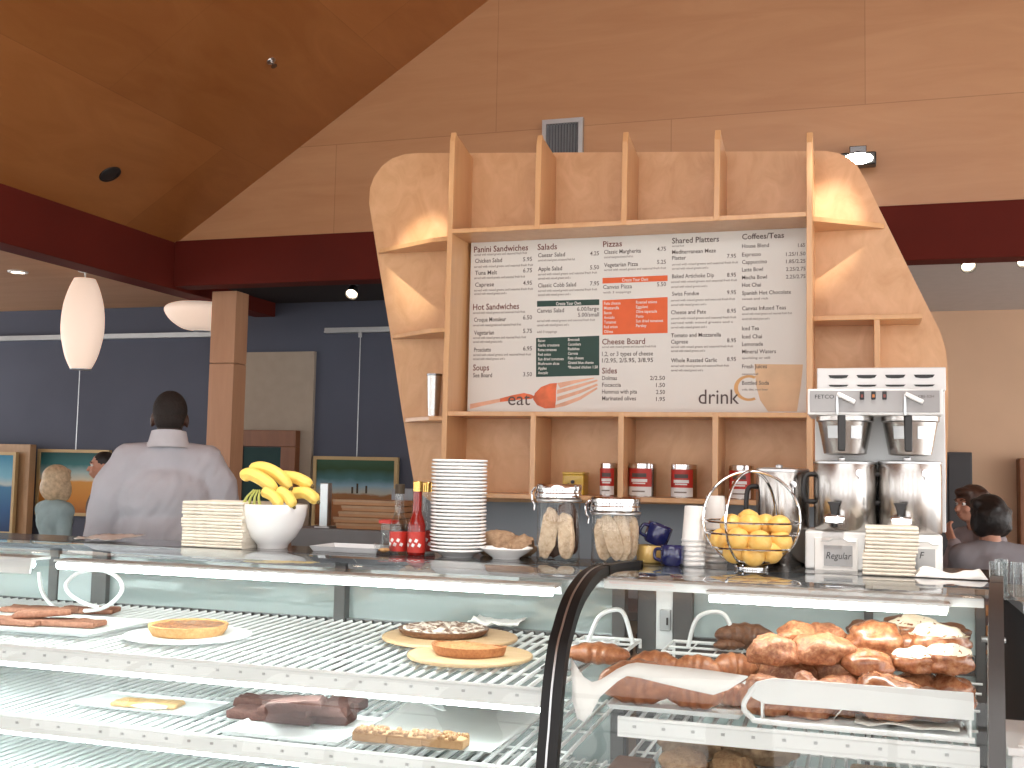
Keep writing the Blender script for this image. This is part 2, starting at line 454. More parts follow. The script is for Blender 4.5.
# window wall behind the camera: sill, piers and mullions, open to the daylight
b = MB(); b.box(-9.2, 5.6, -2.7, -2.6, 0, .35)
for k in range(8): b.box(-9.2+k*2.04, -8.75+k*2.04, -2.75, -2.6, .35, 3.2+.0*k)
b.box(-9.2, 5.6, -2.72, -2.6, 3.0, 3.4)
struct(b.build('wall_front', 'brown_wood', smooth=0, base=(0, 0, 0)))
for k in range(7):
    x0, x1 = -8.75+k*2.04, -7.16+k*2.04
    b = MB(); b.box(x0, x1, -2.70, -2.64, .35, .42); b.box((x0+x1)/2-.03, (x0+x1)/2+.03, -2.70, -2.64, .42, 3.0); b.box(x0, x1, -2.70, -2.64, 2.1, 2.15)
    struct(b.build('window_%d' % (k+1), 'brown_wood', smooth=0, base=(0, 0, 0)))
b = MB(); b.box(XL-.2, XL, -2.6, 8.49, 2.78, RZ); struct(b.build('trim_1', 'beam_red', smooth=0, bevel=.006))
b = MB(); b.box(XL, 5.6, YB-.02, YB+.16, 2.80, RZ+.01); struct(b.build('trim_2', 'beam_red', smooth=0, bevel=.006))
# square wooden post under the beams
pc = at(220, 400, Y=7.25)
b = MB(); b.box(pc.x-.105, pc.x+.105, 7.25, 7.43, 0, 2.25); b.box(pc.x-.105, pc.x+.105, 7.25, 7.43, 2.254, 2.80)
struct(b.build('trim_3', 'column_wood', smooth=0, bevel=.004))
# beige wall panel and the framed doorway in the far blue wall
b = MB(); x0 = at(246, 400, Y=8.48).x; x1 = at(314, 400, Y=8.48).x
b.box(x0-.2, x1, 8.46, 8.499, 0, 2.47); struct(b.build('trim_4', 'panel_beige', smooth=0))
d0, d1 = at(238, 440, Y=8.42).x, at(298, 440, Y=8.42).x
DT = 1.79
b = MB(); b.box(d0, d1, 8.38, 8.46, DT-.14, DT); b.box(d1-.14, d1, 8.38, 8.46, 0, DT-.14); b.box(d0, d0+.06, 8.38, 8.46, 0, DT-.14)
dr = b.build('door_1', 'brown_wood', smooth=0, base=((d0+d1)/2, 8.42, 0), bevel=.004); struct(dr)
b = MB(); b.box(d0+.06, d1-.14, 8.41, 8.45, .0, DT-.14); dp = b.build('door_leaf', 'dark_paint', dr, smooth=0)
plain('green_glass', (.012, .045, .045), .5, spec=.2)
b = MB(); b.box(d0+.075, d1-.145, 8.40, 8.412, .7, DT-.15); b.build('glass_pane', 'green_glass', dp, smooth=0)
b = MB(); b.ball((d1-.18, 8.38, .95), .025); b.build('door_handle', 'brass', dr)

# picture rails
for a, c, yy, lab in ((-60, 212, (341, 333), 'long pale picture rail high on the blue wall at the left'), (325, 391, (330, 329), 'short pale picture rail right of the wooden post')):
    p0 = at(a, yy[0], Y=8.46); p1 = at(c+(40 if c > 300 else 0), yy[1], Y=8.46)
    b = MB(); z = (p0.z+p1.z)/2
    b.box(p0.x, p1.x, 8.45, 8.499, z-.022, z+.022); b.box(p0.x, p1.x, 8.44, 8.45, z-.022, z-.008)
    tag(b.build('picture_rail', 'alu', smooth=0), lab, 'rail', 'picture rails')
RAILZ = z

def painting(x0, y0, x1, y1, Y, mat, label, wire=None, fr='painting_gold'):
    a = at(x0, y0, Y=Y); c = at(x1, y1, Y=Y)
    t = thing('painting', label, 'painting', ((a.x+c.x)/2, Y, c.z), 'paintings on the far wall')
    fw = .028
    b = MB()
    b.box(a.x, c.x, Y-.03, Y+.01, a.z-fw, a.z); b.box(a.x, c.x, Y-.03, Y+.01, c.z, c.z+fw)
    b.box(a.x, a.x+fw, Y-.03, Y+.01, c.z+fw, a.z-fw); b.box(c.x-fw, c.x, Y-.03, Y+.01, c.z+fw, a.z-fw)
    b.build('picture_frame', fr, t, smooth=0)
    b = MB(); b.box(a.x+fw, c.x-fw, Y-.015, Y+.005, c.z+fw, a.z-fw); b.build('canvas', mat, t, smooth=0)
    if wire:
        q = at(wire[0], wire[1], Y=Y)
        b = MB(); b.cyl((q.x, 8.45, a.z-.01), (q.x, 8.45, RAILZ-.01), .004, seg=6); b.rbox((q.x, 8.445, RAILZ-.04), (.03, .012, .05))
        b.build('hanging_wire', 'alu', t)
    return t, a, c
painting(40, 449, 108, 517, 8.46, 'landscape_orange', 'painting of an orange field under a teal sky, behind the blonde woman', (79, 400))
t, a, c = painting(315, 456, 397, 531, 8.46, 'landscape_brown', 'painting of a brown field under a dark cloudy sky, right of the bananas', (359, 400))
for (x, h) in ((352, 7), (357, 13), (366, 9)):
    q = at(x, 491, Y=8.44); s = .008; b = MB()
    b.box(q.x-.008, q.x+.008, 8.442, 8.446, q.z-.02, q.z+h*s*.6)
    b.build('painted_tower', 'paint_dark', [o for o in t.children if o.name.startswith('canvas')][0], smooth=0)
b = MB(); p0 = at(-60, 443, Y=8.3); p1 = at(27, 540, Y=8.3)
b.box(p0.x, p1.x, 8.28, 8.36, 0, p0.z); fr_o = b.build('wooden_divider', 'frame_wood', smooth=0, bevel=.005)
tag(fr_o, 'pale wooden freestanding panel at the left edge holding a blue painting', 'panel')
painting(-50, 451, 14, 535, 8.24, 'seascape', 'blue seascape painting cut off by the left edge of the photo')
# pendant lamps (cocoon shades) under the low ceiling
def pendant(px, ytop, ybot, Y, wide, label, prof, cord=True):
    a = at(px, ytop, Y=Y); c = at(px, ybot, Y=Y); zt = min(a.z, 2.89)
    t = thing('pendant_lamp', label, 'lamp', (a.x, Y, c.z), 'cocoon pendant lamps')
    h = zt-c.z; b = MB()
    b.lathe((a.x, Y, c.z), [(wide*r, h*z) for r, z in crom2(prof)], 40); b.build('lamp_shade', 'lamp_shade', t)
    if zt < 2.86:
        b = MB(); b.cyl((a.x, Y, zt-.02), (a.x, Y, 2.9), .006, seg=8); b.build('cord', 'white_enamel', t)
    b = MB(); b.lathe((a.x, Y, 2.88 if cord else zt-.01), [(.05, 0), (.055, .015)], 20); b.build('ceiling_cap', 'white_enamel', t)
    b = MB(); b.lathe((a.x, Y, c.z), [(wide*prof[0][0]*1.02, -.004), (wide*prof[0][0]*1.02, .006)], 30); b.build('shade_ring', 'alu', t)
    return t
def crom2(p, n=5):
    return [(v.x, v.y) for v in crom([(a, b, 0) for a, b in p], n)]
pendant(85, 279, 369, 6.72, .151, 'tall cocoon pendant lamp hanging near the left edge',
        [(.48, 0), (.75, .14), (.95, .34), (1., .5), (.93, .7), (.72, .88), (.5, 1)])
pendant(203, 305, 331, 7.7, .30, 'wide shallow pendant lamp partly hidden by the wooden post',
        [(.22, 0), (.55, .1), (.85, .4), (1., .72), (.95, .9), (.8, 1)], cord=False)
# recessed downlight, round speaker, sprinkler, vent
p = at(18, 272, Z=2.897)
t = thing('downlight', 'small recessed ceiling light at the far left above the pendant lamp', 'light', p)
b = MB(); b.lathe(p, [(.075, .003), (.07, -.006), (.05, -.006), (.045, .003)], 24, caps=False); b.build('rim', 'white_enamel', t)
b = MB(); b.lathe(p, [(.046, -.004), (.046, .002)], 20); b.build('bulb', 'lamp_bulb', t)
# things on the sloped ceiling, placed in its own frame
SM = Matrix.Translation((XL, 0, RZ)) @ Matrix.Rotation(-math.atan(slope), 4, 'Y')
nrm = (SM.to_3x3() @ Vector((0, 0, -1))).normalized()
def on_slope(px, py):
    r = _F + _R*((px-512)/FPX) + _U*((384-py)/FPX); o = Vector((0, 0, EYE)); p0 = Vector((XL, 0, RZ))
    return o + r*((p0-o).dot(nrm)/r.dot(nrm))
RM = nrm.to_track_quat('Z', 'Y').to_matrix().to_4x4()
p = on_slope(110, 174)
t = thing('ceiling_speaker', 'round black speaker set in the sloped plywood ceiling', 'speaker', p)
b = MB(); b.lathe(p, [(.072, 0), (.07, .008), (.0595, .008), (.0595, .004)], 28, M=RM, caps=False); b.build('rim', 'black', t)
b = MB(); b.lathe(p, [(.06, .002), (.05, .006), (.01, .006)], 24, M=RM); b.build('speaker_grille', 'lamp_black', t)
p = on_slope(271, 61)
t = thing('sprinkler_head', 'small metal sprinkler head in the sloped plywood ceiling', 'sprinkler', p)
b = MB(); b.lathe(p, [(.03, 0), (.028, .006), (.012, .008), (.012, .02)], 20, M=RM); b.build('flange', 'steel', t)
b = MB(); b.lathe(p, [(.006, .018), (.006, .04), (.02, .04), (.02, .044)], 16, M=RM); b.build('deflector', 'dark_steel', t)
def spot(px, py, Y, label, size=.05, drop=None):
    c = at(px, py, Y=Y); zc = 2.9
    t = thing('spotlight', label, 'light', c, 'small ceiling spotlights')
    d = Vector((.15, -.7, -.7)).normalized(); M = d.to_track_quat('Z', 'Y').to_matrix().to_4x4()
    b = MB(); b.lathe(c, [(size*.55, -size*1.3), (size*.7, -size*1.2), (size*.9, 0), (size, .02), (size*.9, .02), (size*.8, .0)], 24, M=M); b.build('lamp_head', 'lamp_black', t)
    b = MB(); b.lathe(c, [(size*.8, .004), (size*.7, .012)], 20, M=M); b.build('bulb', 'lamp_bulb', t)
    b = MB(); b.cyl(c - d*size, (c.x, c.y+.03, zc), .01, seg=8); b.lathe((c.x, c.y+.03, zc-.02), [(.04, 0), (.04, .02)], 16); b.build('bracket', 'lamp_black', t)
spot(352, 293, 7.6, 'small spotlight on the dark ceiling left of the plywood shelf unit')
spot(968, 265, 7.6, 'small spotlight under the grey ceiling at the right')
spot(1024, 260, 7.6, 'spotlight cut off by the right edge of the photo')
# flood light on the plywood wall
c = at(858, 160, Y=6.86)
t = thing('flood_light', 'bright flood light fixed to the plywood wall above the shelf unit', 'light', c)
b = MB(); b.box(c.x-.105, c.x+.105, 6.84, 6.93, c.z-.035, c.z+.045); b.build('housing', 'lamp_black', t, bevel=.01)
b = MB(); b.box(c.x-.05, c.x+.05, 6.90, 6.995, c.z+.05, c.z+.10); b.box(c.x-.015, c.x+.015, 6.9, 6.95, c.z+.03, c.z+.07); b.build('mount', 'dark_steel', t, bevel=.004)
b = MB(); b.ball((c.x, 6.83, c.z), (.085, .015, .035), flat=None); b.build('lens', 'flood_light', t)
# air vent on the plywood wall
a = at(543, 121, Y=6.98); c = at(583, 160, Y=6.98)
t = thing('air_vent', 'square louvred air vent in the plywood wall above the shelf unit', 'vent', ((a.x+c.x)/2, 6.98, c.z))
b = MB(); f = .03
b.box(a.x, c.x, 6.96, 6.999, a.z-f, a.z); b.box(a.x, c.x, 6.96, 6.999, c.z, c.z+f); b.box(a.x, a.x+f, 6.96, 6.999, c.z+f, a.z-f); b.box(c.x-f, c.x, 6.96, 6.999, c.z+f, a.z-f)
b.build('vent_frame', 'alu', t, smooth=0)
b = MB(); b.box(a.x+f, c.x-f, 6.99, 6.999, c.z+f, a.z-f); b.build('backing', 'black', t, smooth=0)
b = MB(); n = 11
for k in range(n):
    x = a.x+f+(c.x-a.x-2*f)*(k+.5)/n
    b.rbox((x, 6.978, (a.z+c.z)/2), (.018, .003, a.z-c.z-2*f), (0, 0, .9))
b.build('louvre', 'grey_paint', t, smooth=0)

# two accent spotlights hung from the high ceiling in front of the unit (above the photo's frame)
for tx, ty, lab in ((424, 262, 'ceiling spotlight aimed at the left bay of the plywood unit'), (824, 232, 'ceiling spotlight aimed at the right bay of the plywood unit')):
    q = at(tx, ty, Y=5.2); c = Vector((q.x+.35, 4.1, 3.75)); d = (q-c).normalized(); M = d.to_track_quat('Z', 'Y').to_matrix().to_4x4()
    t = thing('spotlight', lab, 'light', c, 'accent spotlights')
    b = MB(); b.lathe(c, [(.03, -.10), (.045, -.09), (.05, .02), (.042, .02), (.036, -.02)], 24, M=M); b.build('lamp_head', 'lamp_black', t)
    zc = min(RZ+slope*(c.x-XL), RZ+(ZR-RZ)*(5.6-c.x)/(5.6-XR))
    b = MB(); b.cyl(c-d*.09, (c.x, c.y, zc), .008, seg=8); b.build('stem', 'lamp_black', t)
    ld = bpy.data.lights.new('accent_lamp', 'SPOT'); ld.energy = 170; ld.color = (1, .93, .82); ld.spot_size = math.radians(15); ld.spot_blend = .8; ld.shadow_soft_size = .02
    lo = bpy.data.objects.new('accent_lamp', ld); COL.objects.link(lo); lo.location = c+d*.04; lo.rotation_euler = (-d).to_track_quat('Z', 'Y').to_euler()

# three spotlights added to brighten the counter, unseen above the frame
for tx, lab in ((-2.15, 'added spotlight over the banana bowl'), (-1.15, 'added spotlight over the plate stack and jars'), (-.1, 'added spotlight over the coffee brewer')):
    q = Vector((tx, 3.72, 1.2)); c = Vector((tx+.25, 3.05, 3.6)); d = (q-c).normalized(); M = d.to_track_quat('Z', 'Y').to_matrix().to_4x4()
    t = thing('spotlight', lab, 'light', c, 'added spotlights over the counter')  # added unseen lamp; its head and stem are added with it
    b = MB(); b.lathe(c, [(.03, -.12), (.05, -.11), (.055, .02), (.047, .02), (.04, -.02)], 24, M=M); b.build('lamp_head', 'lamp_black', t)
    zc = min(RZ+slope*(c.x-XL), RZ+(ZR-RZ)*(5.6-c.x)/(5.6-XR))
    b = MB(); b.cyl(c-d*.1, (c.x, c.y, zc), .008, seg=8); b.build('stem', 'lamp_black', t)
    ld = bpy.data.lights.new('added_lamp', 'SPOT'); ld.energy = 190; ld.color = (1, .95, .88); ld.spot_size = math.radians(30); ld.spot_blend = .7; ld.shadow_soft_size = .035
    lo = bpy.data.objects.new('added_lamp', ld); COL.objects.link(lo); lo.location = c+d*.05; lo.rotation_euler = (-d).to_track_quat('Z', 'Y').to_euler()
# ------------------------------------------------------------------ plywood shelf unit behind the counter
UY, UF = 5.20, 4.92
unit = thing('shelf_unit', 'tall curved plywood shelf unit with fins holding the menu board', 'shelf unit', (-1.03, 5.2, 1.36))
out = [(430, 501), (415, 489), (410, 460), (402, 412), (390, 332), (379, 266), (371.5, 218), (369, 203), (370, 188), (374, 177), (382, 166), (392, 158.5), (405, 154), (420, 153), (476, 153), (640, 152), (826, 151), (838, 153), (848, 157.5), (857, 165), (866, 181), (880, 210), (905, 261), (928, 307), (940, 331), (946, 350), (948, 372), (948, 420), (946, 508)]
opts = [at(x, y, Y=UY) for x, y in out]
b = MB(); b.prism(opts, (0, .03, 0)); b.build('back_panel', 'maple_wild', unit, smooth=0)
z_hi = at(447, 233, Y=UF).z; z_mid = at(640, 413, Y=UF).z; z_lo = at(600, 501, Y=UF).z
FX = [-1.885, -1.445, -1.03, -.607, -.205]
TIPS = [at(x, y, Y=UF).z for x, y in ((458, 130), (543, 133), (627, 130), (718, 128), (812, 130))]
PT = [at(x, 152.5, Y=UY).z for x in (472, 555, 638, 727, 814)]
for k, x in enumerate(FX):
    T = .013
    def fin(pts):
        b = MB(); b.prism([(x-T, y, z) for y, z in pts], (2*T, 0, 0)); b.build('fin', 'maple', unit, smooth=0, bevel=.002)
    if k in (0, 4):
        fin([(UY, z_lo), (UF, z_lo), (UF, z_mid), (UF+.005, 2.3), (UF+.015, TIPS[k]-.05), (UF+.03, TIPS[k]), (UF+.05, TIPS[k]-.012), (UY, PT[k]-.03)])
    else:
        fin([(UY, z_hi), (UF, z_hi), (UF+.012, TIPS[k]-.05), (UF+.028, TIPS[k]), (UF+.05, TIPS[k]-.012), (UY, PT[k]-.03)])
        fin([(UY, z_lo), (UF, z_lo), (UF, z_mid), (UY, z_mid)])
def ushelf(x0, x1, z, y0=UF+.004, th=.022, name='shelf'):
    b = MB(); b.box(x0, x1, y0, UY, z-th, z); return b.build(name, 'maple', unit, smooth=0, bevel=.002)
ushelf(FX[0]+.013, FX[4]-.013, z_hi+.02); ushelf(FX[0]+.013, FX[4]-.013, z_mid+.005)
ushelf(FX[0]+.013, FX[4]-.013, z_lo+.022)
# bays at both sides
def edge_x(z, right):
    best = None
    n = len(opts)
    for i in range(n):
        p, q = opts[i], opts[(i+1) % n]
        if (p.z-z)*(q.z-z) <= 0 and abs(p.z-q.z) > 1e-6:
            x = p.x+(q.x-p.x)*(z-p.z)/(q.z-p.z)
            if best is None or (x > best if right else x < best): best = x
    return best
for yy in (237, 328, 416):
    z = at(443, yy, Y=4.97).z; ex = edge_x(z, False)
    b = MB(); b.prism([(FX[0]-.013, 4.96, z), (FX[0]-.013, UY, z), (ex+.01, UY, z), (ex+.03, UY-.03, z), (FX[0]-.1, 4.97, z)], (0, 0, -.022)); b.build('shelf', 'maple', unit, smooth=0, bevel=.002)
zs = at(825, 217, Y=5.0).z; ex = edge_x(zs, True)
b = MB(); b.prism([(FX[4]+.013, 4.97, zs), (FX[4]+.013, UY, zs), (ex-.01, UY, zs), (ex-.03, UY-.03, zs)], (0, 0, -.022)); b.build('shelf', 'maple', unit, smooth=0, bevel=.002)
zs = at(850, 315, Y=5.0).z; ushelf(FX[4]+.013, edge_x(zs, True)-.06, zs, y0=5.0)
xd = at(877, 340, Y=5.0).x; b = MB(); b.box(xd-.012, xd+.012, 5.0, UY, z_lo, zs-.022); b.build('divider', 'maple', unit, smooth=0, bevel=.002)
z = z_lo+.022; ushelf(FX[4]+.013, opts[-1].x-.01, z, y0=5.08)

# ------------------------------------------------------------------ menu board with its writing
BY = 5.150
bx0, bx1, bz0, bz1 = at(470, 300, Y=BY).x, FX[4]-.014, z_mid+.006, z_hi-.003
menu = thing('menu_board', 'large white printed menu board set into the plywood shelf unit', 'menu board', ((bx0+bx1)/2, BY, bz0))
b = MB(); b.box(bx0, bx1, BY, UY, bz0, bz1); b.build('board_panel', 'board_white', menu, smooth=0)
def txt(name, mat, items, lift=.0012):
    """items: (left px, baseline px, right px, cap height px, text)"""
    bm = bmesh.new()
    for (x0, y, x1, cap, s) in items:
        cu = bpy.data.curves.new('t', 'FONT'); cu.body = s; cu.size = 1; cu.offset = .012 if cap < 8 else 0; cu.resolution_u = 2 if cap < 8 else 6
        o = bpy.data.objects.new('t', cu); COL.objects.link(o)
        bpy.context.view_layer.update()
        me = bpy.data.meshes.new_from_object(o.evaluated_get(bpy.context.evaluated_depsgraph_get()))
        xs = [v.co.x for v in me.vertices]
        if xs:
            p = at(x0, y, Y=BY-lift); q = at(x1, y, Y=BY-lift)
            sx = (q.x-p.x)/(max(xs)-min(xs)); sz = cap/.73*(q-p).length/max(x1-x0, 1)
            for v in me.vertices: v.co = Vector((p.x+(v.co.x-min(xs))*sx, p.y, p.z+v.co.y*sz))
            bm.from_mesh(me)
        bpy.data.objects.remove(o); bpy.data.curves.remove(cu); bpy.data.meshes.remove(me)
    me = bpy.data.meshes.new(name); bm.to_mesh(me); bm.free()
    return place(me, name, mat, menu, smooth=0)
def flat(name, mat, polys, lift=.0008):
    b = MB()
    for pl in polys: b.quad(*[at(x, y, Y=BY-lift) for x, y in pl])
    return b.build(name, mat, menu, smooth=0)
heads = [(474, 252.5, 528, 6, 'Panini Sandwiches'), (473, 310, 519, 6, 'Hot Sandwiches'), (473, 370.5, 489, 6, 'Soups'), (537.5, 250, 557, 6, 'Salads'), (603, 247, 622, 6, 'Pizzas'), (602, 344.5, 645, 6, 'Cheese Board'), (602, 373.5, 617, 6, 'Sides'), (672, 243.5, 719, 6, 'Shared Platters'), (742, 239.5, 784, 6, 'Coffees/Teas')]
for h in heads: txt('menu_heading', 'ink_brown' if h[0] < 660 else 'ink_dark', [h])
I = []
def it(x0, y, x1, s, price=None, py=None, px0=None, px1=None):
    I.append((x0, y, x1, 4.2, s))
    if price: I.append((px0, py, px1, 4.2, price))
for a_ in ((475, 263, 502, 'Chicken Salad', '5.95', 261.3), (475, 275, 497, 'Tuna Melt', '6.75', 272.5), (475, 286.8, 494, 'Caprese', '4.95', 285), (474, 321.8, 506, 'Croque Monsieur', '6.50', 319.5), (474, 334.8, 494, 'Vegetarian', '5.75', 333), (474, 351.8, 491, 'Prosciutto', '6.95', 350.5), (473, 377.3, 492, 'See Board', '3.50', 376.3)):
    it(*a_, 523, 532)
for a_ in ((538, 257.3, 565, 'Caesar Salad', '4.25', 255.5), (538, 271, 562, 'Apple Salad', '5.50', 269.5), (538, 287.5, 576, 'Classic Cobb Salad', '7.95', 285.5)): it(*a_, 590, 599)
it(537, 312.8, 564, 'Canvas Salad', '6.00/large', 311, 577, 599); I.append((578, 316.8, 599, 4.2, '5.00/small'))
for a_ in ((604, 254, 641, 'Classic Margherita', '4.75', 251), (604, 267, 638, 'Vegetarian Pizza', '5.25', 264), (603, 289, 632, 'Canvas Pizza', '5.50', 286.3)): it(*a_, 657, 666)
I += [(602, 356, 653, 4.4, '1,2, or 3 types of cheese'), (602, 362.5, 653, 4.4, '1/2.95, 2/5.95, 3/8.95')]
for a_ in ((602, 380, 617, 'Dolmas', '2/2.50', 380), (602, 386.8, 621, 'Focaccia', '1.50', 387), (602, 393.6, 637, 'Hummus with pita', '2.50', 394), (602, 400.3, 636, 'Marinated olives', '1.95', 401)):
    it(*a_, 650 if a_[4] == '2/2.50' else 656, 665)
I.append((672, 254, 716, 4.2, 'Mediterranean Meze'))
for a_ in ((672, 260, 686, 'Platter', '7.95', 258), (672, 278.3, 714, 'Baked Artichoke Dip', '8.95', 276.8), (672, 295.8, 699, 'Swiss Fondue', '9.95', 294.3), (671, 314.3, 706, 'Cheese and Pate', '8.95', 312.8), (671, 343.7, 688, 'Caprese', '8.95', 342.3), (671, 362.3, 717, 'Whole Roasted Garlic', '8.95', 361)): it(*a_, 727, 736)
I.append((671, 337.3, 721, 4.2, 'Tomato and Mozzarella'))
for d_ in I: txt('menu_item', 'ink_grey', [d_])
D = []
for x1, s, y in ((769, 'House Blend', 248), (761, 'Espresso', 256.5), (767, 'Cappuccino', 264), (763, 'Latte Bowl', 271.6), (767, 'Mocha Bowl', 279.4), (761, 'Hot Chai', 287), (791, 'Spanish Hot Chocolate', 295), (786, 'Canvas Infused Teas', 310.3), (759, 'Iced Tea', 330.3), (762, 'Iced Chai', 338.5), (763, 'Lemonade', 346), (776, 'Mineral Waters', 353.5), (767, 'Fresh Juices', 368.3), (769, 'Bottled Soda', 384.8)):
    D.append((742, y, x1, 4.2, s))
for y, s in ((256, '1.25/1.50'), (263.3, '1.85/2.25'), (271, '2.25/2.75'), (278.6, '2.25/2.75')): D.append((786, y, 805.5, 4, s))
D.append((798, 247, 805, 4, '1.65'))
for d_ in D: txt('menu_item', 'ink_grey', [d_])
S = []
def sm(x0, x1, *ys, s='served with mixed greens and seasonal fresh fruit'):
    for k, y in enumerate(ys): S.append((x0, y, x1 if k == 0 or len(ys) == 1 else x0+(x1-x0)*(.55 if k == len(ys)-1 else .95), 2.3, s if k == 0 else s[:30]))
sm(474, 527, 256); sm(474, 533, 268); sm(474, 525, 279.2); sm(474, 533, 291.5, 295); sm(473, 525, 314); sm(473, 521, 326.4); sm(473, 526, 339, 343); sm(473, 531, 356, 360)
sm(538, 575, 261.5); sm(538, 597, 275.5, 279.7); sm(538, 597, 292, 296); sm(537, 595, 322, 326.3); S.append((537, 333, 557, 2.3, 'add 3 toppings'))
sm(604, 633, 258.3); sm(604, 666, 271); S.append((603, 293.6, 631, 2.3, 'with 3 toppings')); sm(602, 656, 348)
S.append((672, 247, 684, 2, 'served hot')); sm(672, 738, 265.6, 269.8); sm(671, 737, 283, 288); sm(671, 735, 301.5, 306); sm(671, 736, 319.5, 324, 328.5); sm(671, 733, 348, 352); sm(671, 729, 367, 371.4)
S.append((742, 300, 768, 2.3, 'sweet and rich')); sm(742, 792, 315, 320); S.append((742, 359, 770, 2.3, 'sparkling or still')); S.append((742, 375, 758, 2.3, 'seasonal')); S.append((742, 390.5, 768, 2.3, 'cola, diet, root beer'))
for d_ in S: txt('small_print', 'ink_light', [d_])
txt('big_lettering', 'ink_dark', [(508, 405, 530, 13, 'eat')], .003)
txt('big_lettering', 'ink_dark', [(698.6, 403.8, 739, 15.5, 'drink')], .003)
flat('green_panel', 'green_ink', [[(537, 301), (599.3, 299.3), (599.3, 305), (537, 306.8)]])
flat('green_panel', 'green_ink', [[(536, 338), (599.3, 335.7), (599.3, 375.3), (536, 377)]])
flat('orange_panel', 'orange_ink', [[(602.5, 278), (667.6, 275.3), (667.6, 281), (602.5, 283.6)]])
flat('orange_panel', 'orange_ink', [[(602.5, 300.3), (667.6, 297), (667.6, 333), (602.5, 334.8)]])
W = [(556, 305.3, 581, 3.4, 'Create Your Own'), (622, 281.6, 648, 3.4, 'Create Your Own')]
for k, s in enumerate(('Bacon', 'Garlic croutons', 'Roma tomatoes', 'Red onion', 'Sun dried tomatoes', 'Mushroom slices', 'Apples', 'Avocado')):
    W.append((538, 342+k*4.6, 538+len(s)*1.42, 2.9, s))
for k, s in enumerate(('Broccoli', 'Cucumbers', 'Radishes', 'Carrots', 'Feta cheese', 'Grated blue cheese', '*Roasted chicken 1.50')):
    W.append((568, 341+k*4.6, 568+len(s)*1.42, 2.9, s))
for k, s in enumerate(('Feta cheese', 'Mozzarella', 'Bacon', 'Avocado', 'Tomatoes', 'Red onion', 'Olives')):
    W.append((604, 304.8+k*4.7, 604+len(s)*1.5, 3, s))
for k, s in enumerate(('Roasted onions', 'Eggplant', 'Olive tapenade', 'Pesto', 'Sun dried tomatoes', 'Parsley')):
    W.append((636, 303.6+k*4.7, 636+len(s)*1.5, 3, s))
for d_ in W: txt('panel_lettering', 'ink_white', [d_], .0016)
flat('fork_graphic', 'fork_pale', [[(470, 409), (470, 404), (484, 401.5), (500, 398.5), (500, 402), (484, 405.5)]])
flat('fork_graphic', 'fork_red', [[(500, 402), (500, 398.5), (513, 395), (524, 393), (531, 394.5), (536, 397), (531, 399), (521, 399.5)], [(533, 399), (535, 393), (541, 387), (550, 383.5), (557, 383), (556, 391), (556, 400), (555, 408), (545, 408.5), (537, 405)]])
flat('fork_graphic', 'fork_pale', [[(557, 383), (575, 380), (594, 377.6), (594, 378.6), (576, 383), (560, 388)], [(557, 390), (578, 384.5), (597, 379.5), (598, 381), (578, 388), (557, 394)], [(557, 397), (580, 390), (597, 383.5), (598, 385.5), (580, 393.5), (557, 401)], [(555, 405), (580, 396.5), (597, 387), (597.5, 389), (580, 400), (565, 406), (555, 408)]])
flat('cup_graphic', 'cup_pale', [[(754.5, 364), (803, 364.5), (801, 385), (797, 411.5), (768, 411.5), (760, 400), (756, 385)]])
hp = []
for k in range(25):
    a_ = math.radians(-62-236*k/24); hp.append((749+15*math.cos(a_), 388+13*math.sin(a_)*1.0))
ip = [(749+11*math.cos(math.radians(-62-236*k/24)), 388+10.5*math.sin(math.radians(-62-236*k/24))) for k in range(25)]
flat('cup_graphic', 'cup_gold', [[hp[k], hp[k+1], ip[k+1], ip[k]] for k in range(24)], .001)

# ------------------------------------------------------------------ tins and beaker on the unit's shelves
SHZ = z_lo+.022
def tin(px0, px1, ptop, label, Y=5.06):
    p0, p1 = at(px0, 490, Y=Y), at(px1, 490, Y=Y); r = (p1.x-p0.x)/2; h = at(px0, ptop, Y=Y-r*.5).z-SHZ
    c = Vector(((p0.x+p1.x)/2, Y, SHZ))
    t = thing('tea_tin', label, 'tin', c, 'tins on the bottom shelf')
    b = MB(); b.lathe(c, [(r, .001), (r, h*.86), (r*.96, h*.86)], 28); b.build('can_body', 'brushed', t)
    b = MB(); b.lathe(c, [(r*1.0, h*.86), (r*1.0, h*.985), (r*.93, h), (r*.7, h)], 28); b.build('lid', 'chrome', t)
    def band(z0, z1, a0, a1, rr, mat, nm):
        b = MB(); g0, g1 = [], []
        for k in range(15):
            a_ = math.radians(a0+(a1-a0)*k/14); g0.append((c.x+rr*math.cos(a_), c.y+rr*math.sin(a_), c.z+h*z0)); g1.append((c.x+rr*math.cos(a_), c.y+rr*math.sin(a_), c.z+h*z1))
        b.rings([g0, g1], close=False); return b.build(nm, mat, t)
    band(.30, .84, 200, 320, r*1.012, 'red_label', 'label_band')
    band(.03, .30, 200, 320, r*1.012, 'white_enamel', 'label_band')
    band(.44, .53, 228, 300, r*1.02, 'white_enamel', 'label_print'); band(.58, .70, 232, 296, r*1.02, 'ink_dark', 'label_print')
    band(.38, .42, 236, 292, r*1.02, 'white_enamel', 'label_print'); band(.14, .18, 232, 290, r*1.02, 'ink_light', 'label_print')
tin(600, 617, 463, 'red and silver tin first from the left on the bottom shelf')
tin(629, 656, 463, 'red and silver tin second from the left, above the shorter glass jar')
tin(671, 697, 464, 'red and silver tin third from the left, above the paper cups')
tin(729, 754, 465, 'red and silver tin behind the handle of the fruit basket')
p0, p1 = at(565, 490, Y=5.06), at(586, 490, Y=5.06); zt = at(570, 472, Y=5.0).z
t = thing('tea_box', 'small yellow tin box behind the lid of the taller glass jar', 'tin', ((p0.x+p1.x)/2, 5.06, SHZ))
